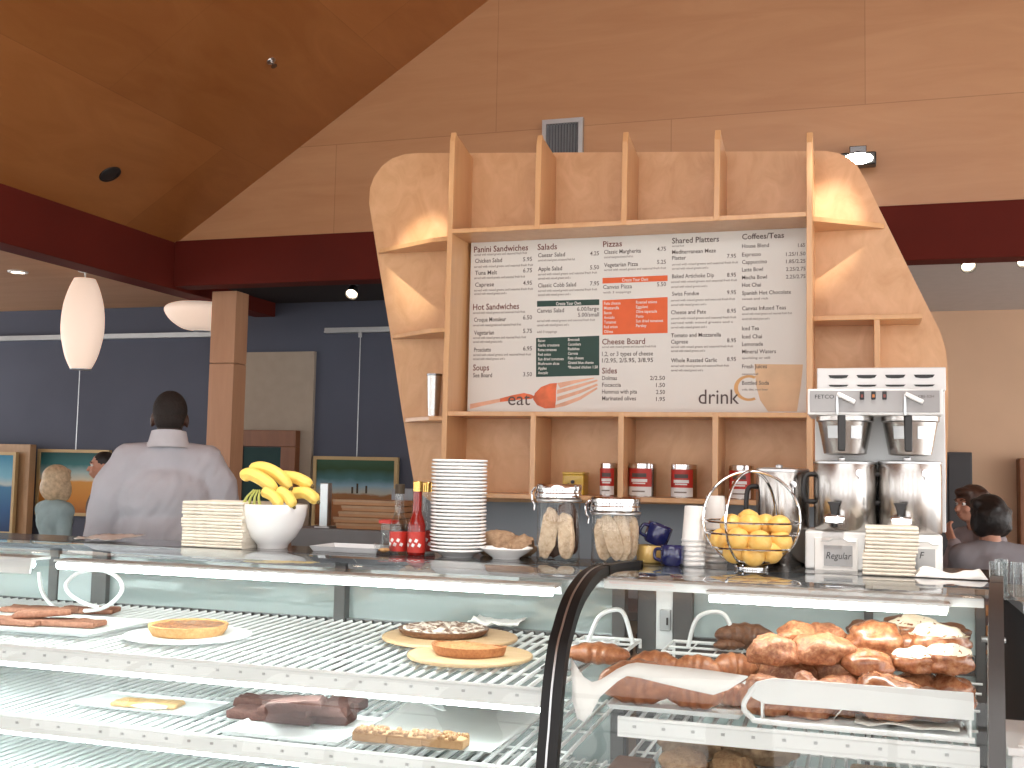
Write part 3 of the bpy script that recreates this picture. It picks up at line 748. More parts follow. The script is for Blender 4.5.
b = MB(); b.box(p0.x, p1.x, 5.01, 5.11, SHZ, zt-.012); b.build('box_body', 'yellow_tin', t, bevel=.004)
b = MB(); b.box(p0.x-.002, p1.x+.002, 5.008, 5.112, zt-.012, zt); b.build('lid', 'yellow_tin', t, bevel=.003)
b = MB(); 
for dx, dz in ((-.02, .045), (.022, .04), (0, .06)): b.cyl(((p0.x+p1.x)/2+dx, 5.009, SHZ+dz), ((p0.x+p1.x)/2+dx, 5.0, SHZ+dz), .009, seg=10)
b.build('label_print', 'black', t)
p0, p1 = at(427, 400, Y=5.09), at(441, 400, Y=5.09); zb = at(425, 416, Y=5.0).z; zt = at(434, 374, Y=5.09).z
t = thing('steel_beaker', 'tapered steel beaker alone on a left side shelf of the plywood unit', 'beaker', ((p0.x+p1.x)/2, 5.09, zb))
r = (p1.x-p0.x)/2; c = Vector(((p0.x+p1.x)/2, 5.09, zb))
b = MB(); b.lathe(c, [(r*.72, 0), (r*.85, (zt-zb)*.3), (r, (zt-zb)*.97)], 28); b.build('beaker_body', 'brushed', t)
b = MB(); b.lathe(c, [(r*1.03, (zt-zb)*.95), (r*1.05, (zt-zb)), (r*.92, zt-zb), (r*.9, (zt-zb)*.9)], 28); b.build('rim', 'dark_steel', t)

# half wall below and behind the unit, dark back counter
zp = at(410, 489, Y=5.26).z
b = MB(); pl, pr = at(393, 500, Y=5.26).x, at(934, 520, Y=5.26).x
b.prism([(pl, 5.24, 0), (pr, 5.24, 0), (pr, 5.24, zp), (pl, 5.24, zp)], (0, .12, 0))
struct(b.build('wall_half', 'partition', smooth=0))
cz = at(350, 529, Y=5.0).z
cl, cr = at(296, 530, Y=5.0).x, at(700, 530, Y=5.0).x
t = thing('back_counter', 'dark grey back counter below the wooden boards and shelf unit', 'counter', ((cl+cr)/2, 5.1, 0))
b = MB(); b.box(cl, at(418, 530, Y=5.0).x, 4.95, 5.235, .9, cz); b.build('raised_box', 'grey_paint', t, smooth=0, bevel=.006)
b = MB(); b.box(cl, cr+.9, 4.75, 5.235, .86, .90); b.build('worktop', 'grey_paint', t, smooth=0, bevel=.004)
for k in range(5):
    x0 = cl+.03+k*(cr+.84-cl)/5; x1 = cl+.03+(k+1)*(cr+.84-cl)/5-.012
    b = MB(); b.box(x0, x1, 4.79, 5.23, .0, .858); cb = b.build('cabinet', 'panel_beige', t, smooth=0, bevel=.003)
    b = MB(); b.box((x0+x1)/2-.06, (x0+x1)/2+.06, 4.77, 4.79, .76, .775); b.build('handle', 'steel', cb, bevel=.002)
# stack of wooden boards, grey upright holder
def wboard(k, px0, px1, y0, y1, label):
    p0 = at(px0, y1, Y=4.99); p1 = at(px1, y0, Y=4.99)
    t = thing('serving_tray', label, 'tray', ((p0.x+p1.x)/2, 5.08, cz+k*.029), 'wooden trays on the back counter')
    b = MB(); b.box(p0.x, p1.x, 4.99, 5.2, cz+k*.029+.0005, cz+k*.029+.0265); b.build('tray_board', 'tray_wood', t, smooth=0, bevel=.004)
    b = MB(); b.box(p0.x, p1.x, 4.984, 4.99, cz+k*.029+.017, cz+k*.029+.0285); b.build('rim', 'frame_wood', t, smooth=0)
for k, (x0, x1) in enumerate(((336, 392), (333, 400), (338, 401), (341, 399), (332, 398))):
    wboard(k, x0, x1, 500, 528, from_top(4-k, 'wooden tray') + ' in the stack on the dark grey counter')
p0, p1 = at(320, 520, Y=4.985), at(328, 520, Y=4.985); zt = at(324, 483, Y=4.985).z
b = MB(); b.box(p0.x, p1.x, 4.975, 5.02, cz, zt); b.box(p0.x-.02, p1.x+.02, 4.96, 5.05, cz, cz+.01)
tag(b.build('upright_post', 'alu', smooth=0, bevel=.003), 'grey metal upright standing left of the stacked wooden trays', 'post')
# ------------------------------------------------------------------ the two refrigerated display cases
def profile(yb):
    return [(yb, 1.180), (3.45, 1.196), (3.285, 1.203), (3.18, 1.202), (3.091, 1.196), (3.0, 1.178), (2.92, 1.153), (2.86, 1.120), (2.818, 1.086), (2.771, 1.042), (2.728, .95), (2.706, .856), (2.684, .77), (2.668, .6), (2.66, .44)]
def curve(yb): return [(v.x, v.y) for v in crom([(y, z, 0) for y, z in profile(yb)], 4)]
def glass_y(z, yb=3.7):
    c = curve(yb)
    for (y0, z0), (y1, z1) in zip(c, c[1:]):
        if z0 >= z >= z1 and z0 != z1 and y0 < 3.2: return y0+(y1-y0)*(z-z0)/(z1-z0)
    return 2.7
XG = -.735
def xend(y): return .315+(y-3.0)*.115
def band(name, mat, parent, pts, x0, x1, depth):
    """strip that follows the curved profile; x0/x1 may depend on y"""
    fx0 = x0 if callable(x0) else (lambda y: x0); fx1 = x1 if callable(x1) else (lambda y: x1)
    b = MB(); rr = []
    for i, (y, z) in enumerate(pts):
        p, q = pts[max(i-1, 0)], pts[min(i+1, len(pts)-1)]
        ty, tz = q[0]-p[0], q[1]-p[1]; l = math.hypot(ty, tz); ny, nz = -tz/l, ty/l
        if ny > 0: ny, nz = -ny, -nz
        if i == 0: ny, nz = 0, 1
        o_ = depth/2
        rr.append([(fx0(y), y+ny*o_, z+nz*o_), (fx1(y), y+ny*o_, z+nz*o_), (fx1(y), y-ny*o_, z-nz*o_), (fx0(y), y-ny*o_, z-nz*o_)])
    b.rings(rr); return b.build(name, mat, parent, smooth=40)
def wire_shelf(case, x0, x1, yf, zf, yb, zb, pitch=.038, fx1=None, rail=True, rw=.0062):
    fx1 = fx1 or (lambda y: x1)
    b = MB(); n = int((x1-x0)/pitch)
    for k in range(n+1):
        x = x0+.01+k*pitch
        if x > fx1(yf)-.01: break
        b.tube([(x, yf, zf), (x, yb, zb)], rw, 5)
    for f in (.03, .28, .55, .82, .99):
        y = yf+(yb-yf)*f; z = zf+(zb-zf)*f-.007
        b.tube([(x0, y, z), (fx1(y)-.012, y, z)], .004, 5)
    sh = b.build('wire_shelf', 'white_enamel', case)
    if rail:
        b = MB(); b.box(x0, fx1(yf)-.005, yf-.016, yf-.008, zf-.035, zf+.006)
        b.tube([(x0, yf-.012, zf+.010), (fx1(yf)-.005, yf-.012, zf+.010)], .007, 6)
        r = b.build('price_rail', 'white_enamel', sh, smooth=30)
        b = MB(); k = x0+.04
        while k < fx1(yf)-.05:
            b.box(k, k+.009, yf-.019, yf-.016, zf-.010, zf-.003); k += .075
        b.build('rail_clips', 'alu', r, smooth=0)
    return sh
def light(case, x0, x1, y, z, r=.011, hous=True, cover=False, mat='tube_light'):
    b = MB()
    if cover:
        b.prism([(x0, y-.03, z-.03), (x0, y-.02, z+.022), (x0, y+.07, z+.022), (x0, y+.07, z+.012), (x0, y-.01, z+.012), (x0, y-.02, z-.03)], (x1-x0, 0, 0))
    else:
        b.prism([(x0, y-.012, z+.013), (x0, y-.010, z+.020), (x0, y+.07, z+.020), (x0, y+.07, z-.012), (x0, y+.045, z+.012)], (x1-x0, 0, 0))
    f = b.build('light_fixture', 'white_enamel', case, smooth=0)
    b = MB(); b.cyl((x0+.01, y, z), (x1-.01, y, z), r, seg=12); b.build('fluorescent_tube', mat, f)
    return f

# ---- left case
LY, LX0, LX1 = 3.66, -4.3, XG-.004
lc = thing('display_case', 'long curved-glass bakery display case on the left holding tarts and brownies', 'display case', ((LX0+LX1)/2, 3.3, 0), 'curved glass display cases')
def case_shell(case, x0, x1, yb, yd, ledge_back, fx1=None):
    fx1 = fx1 or (lambda y: x1)
    b = MB(); b.hexa([(x0, 2.74, 0), (fx1(2.74), 2.74, 0), (fx1(yd+.06), yd+.06, 0), (x0, yd+.06, 0), (x0, 2.74, .1), (fx1(2.74), 2.74, .1), (fx1(yd+.06), yd+.06, .1), (x0, yd+.06, .1)])
    b.hexa([(x0, 2.64, .1), (fx1(2.64), 2.64, .1), (fx1(yd+.06), yd+.06, .1), (x0, yd+.06, .1), (x0, 2.64, .44), (fx1(2.64), 2.64, .44), (fx1(yd+.06), yd+.06, .44), (x0, yd+.06, .44)])
    b.build('base_cabinet', 'white_enamel', case, smooth=0)
    g = MB(); rr = [[(x0, y, z), (fx1(y), y, z)] for y, z in curve(yb)]
    g.rings(rr, close=False, caps=False); g.build('curved_glass', 'case_glass', case, smooth=60)
    b = MB(); b.hexa([(x0, yb, 1.15), (fx1(yb), yb, 1.15), (fx1(ledge_back), ledge_back, 1.15), (x0, ledge_back, 1.15), (x0, yb, 1.18), (fx1(yb), yb, 1.18), (fx1(ledge_back), ledge_back, 1.18), (x0, ledge_back, 1.18)])
    b.build('top_ledge', 'ledge_steel', case, smooth=0, bevel=.003)
    b = MB(); b.box(x0, fx1(yd), yd, yd+.05, .88, .945); b.box(x0, fx1(yd), yd, yd+.05, 1.125, 1.15); b.box(x0, fx1(yd), yd, yd+.05, .44, .48)
    b.build('door_track', 'dark_steel', case, smooth=0)
def door_posts(case, ranges, yd):
    for (x0, x1) in ranges:
        b = MB(); b.box(x0, x1, yd-.012, yd+.045, .44, 1.15); b.build('door_post', 'post_grey', case, smooth=0, bevel=.003)
def doors(case, xs, yd, mats=('door_glass',)):
    for k, (x0, x1) in enumerate(zip(xs, xs[1:])):
        y = yd+.012+(k % 2)*.016
        b = MB(); b.box(x0, x1, y, y+.005, .48, 1.125); b.build('sliding_door', mats[min(k, len(mats)-1)], case, smooth=0)
case_shell(lc, LX0, LX1, LY, 3.72, 3.96)
door_posts(lc, [(-3.98, -3.94), (-3.098, -3.054), (-2.893, -2.823), (-1.836, -1.792), (-.80, -.755)], 3.72)
doors(lc, [LX0, -3.07, -2.86, -1.81, -.76], 3.72)
b = MB(); b.box(-3.05, -2.895, 3.712, 3.72, .945, 1.125); b.build('door_notice', 'notice_grey', lc, smooth=0)
wire_shelf(lc, LX0+.02, LX1-.02, 2.845, .915, 3.71, .937)
wire_shelf(lc, LX0+.02, LX1-.02, 2.83, .712, 3.71, .730)
wire_shelf(lc, LX0+.02, LX1-.02, 2.80, .52, 3.71, .53)
light(lc, -2.52, -.82, 3.05, 1.155)
light(lc, -4.25, -2.60, 3.05, 1.155, cover=True)
light(lc, -4.25, -.80, 2.868, .868, r=.009, mat='tube_shelf')
light(lc, -4.25, -.80, 2.852, .665, r=.008, mat='tube_shelf')
band('end_gasket', 'rubber', lc, curve(LY), LX1-.022, LX1, .03)
# ---- right case
RY = 3.78
rc = thing('display_case', 'shorter curved-glass bakery display case on the right holding croissants and scones', 'display case', (-.2, 3.3, 0), 'curved glass display cases')
case_shell(rc, XG, .4, RY, 3.80, 4.26, xend)
yd = 3.80
door_posts(rc, [(-.728, -.665), (-.607, -.540), (.012, .040), (.345, .375)], yd)
b = MB(); b.box(-.664, -.608, yd-.006, yd+.02, .9, 1.13); b.build('door_stile', 'white_enamel', rc, smooth=0)
b = MB(); b.box(-.648, -.612, yd-.03, yd-.006, .965, 1.035); lk = b.build('door_lock', 'alu', rc, smooth=0, bevel=.003)
b = MB(); b.box(-.625, -.619, yd-.033, yd-.03, .985, 1.01); b.build('keyhole', 'black', lk, smooth=0)
doors(rc, [XG+.01, -.57, .026, .36], yd, ('door_glass', 'door_pale'))
wire_shelf(rc, -.60, .33, 2.885, .852, 3.77, .872, fx1=lambda y: xend(y)-.03)
wire_shelf(rc, -.70, .33, 2.80, .60, 3.77, .61, fx1=lambda y: xend(y)-.02)
light(rc, -.40, .22, 3.06, 1.160, r=.009, mat='tube_right')
b = MB(); b.box(-.70, xend(3.1)-.02, 3.13, 3.20, 1.165, 1.19); b.build('top_rail', 'white_enamel', rc, smooth=0, bevel=.003)
band('end_gasket', 'rubber', rc, curve(RY), XG, XG+.026, .034)
band('gasket_seam', 'alu', rc, [(y-.001, z) for y, z in curve(RY)][8:], XG-.002, XG+.003, .038)
band('end_frame', 'post_grey', rc, curve(RY), lambda y: xend(y)-.012, lambda y: xend(y)+.022, .04)
b = MB(); pr_ = curve(RY)
b._add([(xend(y), y, z-.02) for y, z in pr_]+[(xend(3.8), 3.8, .44)], [tuple(range(len(pr_)+1))]); b.build('end_glass', 'case_glass', rc, smooth=0)
# ---- white reflection in the right case's glass, shaped as a curling sheet
reflection_px = [((571, 657), (572, 700)), ((577, 667), (577, 718)), ((584, 677), (584, 722)), ((592, 682), (592, 712)), ((600, 680), (600, 697)), ((608, 675), (609, 689)), ((617, 669), (618, 681)), ((628, 664), (627, 676)), ((637, 662.5), (640, 678)), ((660, 665), (660, 683)), ((690, 668), (690, 690)), ((715, 671), (713, 695)), ((735, 674), (728, 690)), ((748, 676), (748, 677.5))]
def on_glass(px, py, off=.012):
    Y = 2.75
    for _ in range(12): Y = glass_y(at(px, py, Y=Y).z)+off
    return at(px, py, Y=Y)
b = MB(); g0 = [on_glass(*p) for p, q in reflection_px]; g1 = [on_glass(p[0]*.5+q[0]*.5, p[1]*.5+q[1]*.5) for p, q in reflection_px]; g2 = [on_glass(*q) for p, q in reflection_px]
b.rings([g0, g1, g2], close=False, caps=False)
tag(b.build('paper_or_reflection', 'white_paper', smooth=60, solid=.0012), 'white curling strip shaped like a reflection in the curved glass before the croissants', 'paper')
# ---- white wire racks with arched handles at the back of the right case
def wire_rack(px0, px1, arc, label, y0=3.50, y1=3.74, z=.938, zb=.880):
    ym = (y0+y1)/2
    a, c = at(px0, 650, Y=ym).x, at(px1, 650, Y=ym).x
    t = thing('wire_rack', label, 'rack', ((a+c)/2, ym, zb), 'white wire racks')
    b = MB()
    b.tube([(a, y0, z), (c, y0, z), (c, y1, z), (a, y1, z)], .006, 6, closed=True)
    n = int((c-a)/.07)
    for k in range(1, n): x = a+(c-a)*k/n; b.tube([(x, y0, z), (x, y1, z)], .003, 5)
    b.tube([(a, (y0+y1)/2, z), (c, (y0+y1)/2, z)], .004, 5)
    for x in (a, c):
        for y in (y0, y1): b.tube([(x, y, z), (x, y, zb)], .005, 6)
    b.build('rack_grid', 'white_enamel', t)
    p = [at(x, y, Y=ym) for x, y in arc]; p[0].z = z; p[-1].z = z
    b = MB(); b.tube(crom(p, 6), .007, 8); b.build('handle', 'white_enamel', t)
wire_rack(577, 634, [(588, 640), (598, 618), (612, 610), (624, 614), (633, 640)], 'white wire rack with arched handle near the black glass seal', 3.32, 3.52, .966, .942)
wire_rack(668, 795, [(688, 640), (696, 620), (712, 612), (727, 618), (737, 645)], 'white wire rack with arched handle behind the croissants and scones')
# ---- white cord looped in the left case
lp = [at(x, y, Y=Y) for x, y, Y in ((39, 572, 3.6), (41, 588, 3.6), (47, 600, 3.55), (60, 610, 3.5), (78, 611, 3.45), (100, 609, 3.4), (114, 601, 3.4), (122, 590, 3.42), (119, 579, 3.44), (108, 572, 3.46), (94, 570, 3.48), (78, 573, 3.46), (68, 581, 3.42), (66, 588, 3.40), (72, 596, 3.4), (84, 603, 3.4), (97, 607, 3.36))]
b = MB(); b.tube(crom(lp, 5), .0075, 8)
tag(b.build('flexible_hose', 'white_enamel'), 'white flexible hose looped above the flat bars at the far left', 'cord')
# ------------------------------------------------------------------ pastries in the cases
def shelf_z(y, which):
    yf, zf, yb, zb = {1: (2.845, .915, 3.71, .937), 2: (2.83, .712, 3.71, .730), 3: (2.80, .52, 3.71, .53), 4: (2.885, .852, 3.77, .872), 5: (2.8, .60, 3.77, .61)}[which]
    return zf+(zb-zf)*(y-yf)/(yb-yf)+.0068
def on_shelf(px, py, which, up=0.):
    Y = 3.2
    for _ in range(8): p = at(px, py, Z=shelf_z(Y, which)+up); Y = p.y
    return p
def crescent(b, c, length, r, rot, bend=.35, tilt=0., hz=.8, seed=0):
    n = 22; pts, rs = [], []
    for k in range(n+1):
        t = k/n*2-1
        p = Vector((t*length/2, -bend*length*(t*t)*.5+.1*length*bend, r*hz))
        pts.append(p); e = (1-abs(t)**2.2)**.6 if abs(t) < 1 else 0
        rs.append(max(.004, r*e*(1+.055*math.cos(t*15))*(1+.05*noise.noise(Vector((t*3, seed, 0))))))
    M = Matrix.Translation(c) @ Matrix.Rotation(rot, 4, 'Z') @ Matrix.Rotation(tilt, 4, 'Y')
    b.tube([M @ p for p in pts], rs, 14, flat=hz)
def croissant(px, py, Y, wpx, label, rot=0., group='croissants in the right case', hz=.8, mat='croissant', z=None, bend=.35, name='croissant', seed=0):
    c = at(px, py, Y=Y)
    L = wpx/1105*(c-Vector((0, 0, EYE))).length; r = L*.27
    if z is not None: c.z = z
    else: c.z -= r*hz
    b = MB(); crescent(b, c, L, r, rot, bend, 0, hz, seed)
    return tag(b.build(name, mat), label, 'pastry', group)
def bun(px, py, Y, wpx, hpx, label, mat, group, name, seed=0, M=None, top=None, nz=.22, z=None, deep=.8):
    c = at(px, py, Y=Y); k = (c-Vector((0, 0, EYE))).length/1105
    rx, rz = wpx*k/2, hpx*k/2
    base = c.z-rz*.75 if z is None else z
    c = Vector((c.x, c.y, base+rz*.72))
    b = MB(); R3 = Matrix.Rotation(seed*1.3, 4, 'Z') if M is None else M
    b.ball(c, (rx, rx*deep, rz), 26, 16, nz=nz, nf=18, flat=-rz*.72, seed=seed)
    if top:
        t = thing(name, label, 'pastry', (c.x, c.y, base), group)
        b.build('bun_body', mat, t, smooth=60)
        b = MB(); b.ball(c, (rx*1.015, rx*deep*1.015, rz*1.02), 40, 26, nz=nz, nf=18, flat=rz*.42, seed=seed); b.build('icing', top, t, smooth=60)
        return t
    return tag(b.build(name, mat, smooth=60), label, 'pastry', group)
def tray(name, x0, x1, y0, y1, z, h, label, mat='white_enamel', cat='tray', rim=.012, th=.004, group=None, front=None):
    b = MB(); b.box(x0, x1, y0, y1, z, z+th)
    hf = front or h
    def wall(p0, p1, o, hh): b.hexa([(p0[0], p0[1], z), (p1[0], p1[1], z), (p1[0]+.0*o[0], p1[1], z), (p0[0], p0[1], z), (p0[0], p0[1], z+hh)]*0 or [])
    b.hexa([(x0, y0, z), (x1, y0, z), (x1, y0+th, z), (x0, y0+th, z), (x0-rim, y0-rim, z+hf), (x1+rim, y0-rim, z+hf), (x1+rim-th, y0-rim+th, z+hf), (x0-rim+th, y0-rim+th, z+hf)])
    b.hexa([(x0, y1-th, z), (x1, y1-th, z), (x1, y1, z), (x0, y1, z), (x0-rim+th, y1+rim-th, z+h), (x1+rim-th, y1+rim-th, z+h), (x1+rim, y1+rim, z+h), (x0-rim, y1+rim, z+h)])
    b.hexa([(x0, y0, z), (x0+th, y0, z), (x0+th, y1, z), (x0, y1, z), (x0-rim, y0-rim, z+hf), (x0-rim+th, y0-rim, z+hf), (x0-rim+th, y1+rim, z+h), (x0-rim, y1+rim, z+h)])
    b.hexa([(x1-th, y0, z), (x1, y0, z), (x1, y1, z), (x1-th, y1, z), (x1+rim-th, y0-rim, z+hf), (x1+rim, y0-rim, z+hf), (x1+rim, y1+rim, z+h), (x1+rim-th, y1+rim, z+h)])
    return tag(b.build(name, mat, smooth=0), label, cat, group)
def paper(name, pts, mat, label, wave=.004, seed=0, n=14, cat='paper'):
    """sheet between four corner points, gently rumpled"""
    b = MB(); rows = []
    A, B_, C_, D_ = (Vector(p) for p in pts)
    for i in range(n+1):
        u = i/n; row = []
        for j in range(n+1):
            v = j/n; p = (A*(1-u)+B_*u)*(1-v)+(D_*(1-u)+C_*u)*v
            e = max(abs(u-.5), abs(v-.5))*2
            p.z += wave*(noise.noise(Vector((u*4, v*4, seed)))+.6)+wave*1.6*max(0, e-.75)*4*(.5+.5*noise.noise(Vector((u*9, v*9, seed+4))))
            row.append(p)
        rows.append(row)
    b.rings(rows, close=False, caps=False)
    return tag(b.build(name, mat, smooth=70, solid=.001), label, cat)
# --- left case, top shelf
a = on_shelf(-6, 633, 1); c = on_shelf(104, 634, 1); yb_ = on_shelf(100, 606, 1).y
tray('pastry_tray', c.x-.80, c.x+.03, a.y, a.y+.34, shelf_z(a.y+.2, 1)+.004, .012, 'white tray holding flat brown bars at the far left', group='white pastry trays')
tz = shelf_z(a.y+.2, 1)+.009
def slab(px, py, wpx, dm, h, label, mat, z, rot=0., group=None, name='flat_bar', cat='pastry', seed=0, bumpy=.004, tilt=0.):
    p = at(px, py, Z=z); k = (p-Vector((0, 0, EYE))).length/1105; w_ = wpx*k
    b = MB(); nx, ny = 10, 6; M = Matrix.Translation(p) @ Matrix.Rotation(rot, 4, 'Z') @ Matrix.Rotation(tilt, 4, 'Y')
    rr = []
    prof_ = [(.93, 0.001), (1, h*.2), (1., h*.75), (.94, h), (.5, h*1.03)]
    for s, zz in prof_:
        ring = []
        for i in range(nx*2+ny*2):
            if i < nx: u, v = -1+2*i/nx, -1
            elif i < nx+ny: u, v = 1, -1+2*(i-nx)/ny
            elif i < 2*nx+ny: u, v = 1-2*(i-nx-ny)/nx, 1
            else: u, v = -1, 1-2*(i-2*nx-ny)/ny
            q = Vector((u*w_/2*s, v*dm/2*s, zz))
            d = noise.noise(Vector((q.x*60, q.y*60, zz*50+seed*3)))
            if zz > .003: q += Vector((u*d*bumpy, v*d*bumpy, d*bumpy*(1 if zz > h*.6 else 0)))
            ring.append(M @ q)
        rr.append(ring)
    b.rings(rr)
    return tag(b.build(name, mat, smooth=50), label, cat, group)
G = 'flat brown bars at the far left'
slab(14, 624, 60, .10, .020, 'flat brown bar cut off by the left edge, front of its tray', 'flat_bar', tz, .1, G, seed=1)
slab(72, 626, 56, .085, .020, 'flat brown bar at the front right corner of its tray', 'flat_bar', tz, .12, G, seed=2)
slab(88, 613, 52, .085, .020, 'flat brown bar under the white hose', 'flat_bar', tz, .3, G, seed=3)
slab(30, 612, 46, .09, .020, 'flat brown bar at the back left of its tray', 'flat_bar', tz, .1, G, seed=4)
slab(46, 616, 52, .085, .022, 'flat brown bar lying on top of the other bars', 'flat_bar', tz+.026, .35, G, seed=5, tilt=-.08)
# round tarts on boards
def disc(b, c, r, z0, z1, seg=48, bev=.003): b.lathe((c.x, c.y, 0), [(r-bev, z0), (r, z0+bev), (r, z1-bev), (r-bev, z1)], seg)
def round_board(px, py, wpx, which, label, mat='board_wood', th=.012, name='round_board'):
    p = on_shelf(px, py, which); k = (p-Vector((0, 0, EYE))).length/1105; z = max(shelf_z(p.y+s*wpx*k/2, which) for s in (-1, 1))
    b = MB(); disc(b, p, wpx*k/2, z+.0005, z+th)
    tag(b.build(name, mat), label, 'board', 'round boards in the left case'); p.z = z+th; return p, k
def tart(p, r, h, crust, top, label, name='tart', half=None, nz=.004, seed=0):
    t = thing(name, label, 'tart', p)
    b = MB(); rr = []; seg = 72
    rng = range(seg) if half is None else None
    A = [2*PI*i/seg for i in range(seg)] if half is None else [half+PI*i/36 for i in range(37)]
    def ring(R_, z_, flute=0.):
        g = [Vector((p.x+math.cos(q)*R_*(1+flute*math.cos(q*36)), p.y+math.sin(q)*R_*(1+flute*math.cos(q*36)), p.z+z_)) for q in A]
        if half is not None: g += [Vector((p.x, p.y, p.z+z_))]
        return g
    b.rings([ring(r*.9, .0005), ring(r*.97, h*.5, .015), ring(r, h*.97, .02), ring(r*.97, h, .015), ring(r*.92, h*.95), ring(r*.9, h*.8)])
    b.build('crust', crust, t, smooth=50)
    b = MB(); rows = []
    for f in (.92, .8, .65, .5, .35, .2, .06):
        g = ring(r*f, h*.86)
        for v in g: v.z += nz*noise.noise(Vector((v.x*55, v.y*55, seed)))+(1-f)*nz*.8
        rows.append(g)
    b.rings([ring(r*.92, h*.78)]+rows); b.build('filling', top, t, smooth=60)
    return t
p, k = round_board(188, 637, 118, 1, 'white round card under the whole brown tart', 'white_enamel', .005, 'cake_card'); tart(p, 36*k, .034, 'crust', 'tart_top', 'whole round tart with golden crust and mottled brown top')
p, k = round_board(450, 641, 132, 1, 'pale round wooden board under the cream topped chocolate tart')
tart(p+Vector((-.03, .02, 0)), 44*k, .022, 'dark_pastry', 'cream_top', 'chocolate tart with white cream streaks on a round board', nz=.012, seed=3)
p, k = round_board(470, 659, 122, 1, 'pale round wooden board under the half tart')
tart(p+Vector((.0, .005, 0)), 38*k, .03, 'half_tart', 'half_tart', 'half of a brown tart with its cut side to the back', half=PI*.98, nz=.008, name='half_tart')
p = on_shelf(475, 632, 1); z_ = shelf_z(p.y, 1)+.013
paper('paper_doily', [p+Vector((-.04, .03, .012)), p+Vector((.14, .02, .012)), p+Vector((.15, .15, .03)), p+Vector((-.02, .15, .03))], 'white_paper', 'white crumpled paper behind the chocolate tart', .012)
# --- left case, second shelf
a = on_shelf(78, 707, 2); c = on_shelf(198, 718, 2)
tray('pastry_tray', a.x, c.x, c.y-.02, c.y+.16, shelf_z(c.y+.16, 2)+.003, .010, 'white tray with one small flat tart slice', group='white pastry trays')
tz2 = shelf_z(c.y+.16, 2)+.008
slab(148, 706, 62, .075, .016, 'thin golden tart slice alone on a white tray', 'tart_gold', tz2, .15, None, 'tart_slice', seed=8)
p = at(150, 706, Z=tz2+.019); b = MB(); b.ball(p+Vector((0, 0, -.001)), (.055, .026, .006), 22, 10, nz=.3, seed=4)
tag(b.build('fruit_filling', 'icing', smooth=60), 'pale filling spread over the thin tart slice', 'filling')
a = on_shelf(232, 735, 2); c = on_shelf(352, 742, 2)
tray('pastry_tray', a.x-.01, c.x-.01, a.y-.03, a.y+.27, shelf_z(a.y+.27, 2)+.003, .013, 'white tray piled with dark brownies', group='white pastry trays')
tzb = shelf_z(a.y+.27, 2)+.008
G = 'brownies piled on the white tray'
for k_, (x, y, w_, lay, ro, lab) in enumerate(((258, 718, 50, 0, .05, 'dark brownie at the left front corner of the pile'), (294, 722, 46, 0, 0, 'dark brownie in the middle of the front row'), (332, 722, 40, 0, .1, 'dark brownie at the right front of the pile'), (262, 706, 46, 0, .1, 'dark brownie at the back left of the pile'), (345, 709, 38, 0, .05, 'dark brownie at the back right of the pile'), (302, 708, 40, 0, 0, 'dark brownie hidden in the middle of the pile'),
        (287, 715, 48, 1, .1, 'dark brownie resting on the left of the front row'), (328, 714, 44, 1, .2, 'dark brownie resting on the right of the front row'), (296, 710, 52, 2, .3, 'dark brownie on the very top of the pile'))):
    slab(x, y, w_, .085, .030, lab, 'brownie', tzb+lay*.033, ro, G, 'brownie', seed=k_, bumpy=.005, tilt=(-.10 if lay == 2 else 0))
# crumb bars on clear wrap
p0, p1 = on_shelf(345, 748, 2), on_shelf(520, 757, 2)
zc = shelf_z(3.3, 2)+.006
q = [at(350, 746, Z=zc), at(490, 756, Z=zc), at(566, 704, Z=zc+.01), at(425, 693, Z=zc+.01)]
paper('plastic_wrap', q, 'clear_plastic', 'clear plastic wrap spread behind the crumb bars', .006, 2, cat='wrap')
for k_, (x, y, w_, lab) in enumerate(((373, 740, 36, 'crumb topped bar at the left of the row of three'), (408, 743, 36, 'crumb topped bar in the middle of the row of three'), (445, 746, 44, 'crumb topped bar at the right of the row of three'))):
    t = thing('crumb_bar', lab, 'pastry', at(x, y, Z=zc+.012), 'crumb topped bars')
    base = at(x, y, Z=zc+.012); kk = (base-Vector((0, 0, EYE))).length/1105; w2 = w_*kk*.97
    b = MB(); b.box(base.x-w2/2, base.x+w2/2, base.y-.03, base.y+.03, base.z, base.z+.026); b.build('bar_base', 'bar_base', t, bevel=.004)
    b = MB()
    for i in range(42):
        x_, y_ = random.uniform(-1, 1)*(w2/2-.004), random.uniform(-.028, .028); r_ = random.uniform(.005, .009)
        b.ball((base.x+x_, base.y+y_, base.z+.028), r_, 8, 6)
    b.build('crumb_topping', 'crumb', t)
b = MB(); z_ = zc+.012
for (x0, y0, x1, y1) in ((424, 702, 444, 711), (437, 700, 442, 709)):
    a_, c_ = at(x0, y0, Z=z_), at(x1, y1, Z=z_); b.rbox((a_+c_)/2, ((a_-c_).length, .016, .006), (0, 0, math.atan2(c_.y-a_.y, c_.x-a_.x)))
tag(b.build('plastic_knife', 'white_enamel', bevel=.002), 'white plastic scraper pieces lying on the clear wrap', 'utensil')
# tray on the third shelf
a = on_shelf(290, 768, 3); zz = shelf_z(3.25, 3)+.004
x0, x1 = at(296, 760, Y=3.2).x, at(348, 760, Y=3.2).x
tray('baking_tray', x0, x1+.12, 2.98, 3.24, .536, .075, 'grey baking tray on the lowest visible shelf', 'alu')
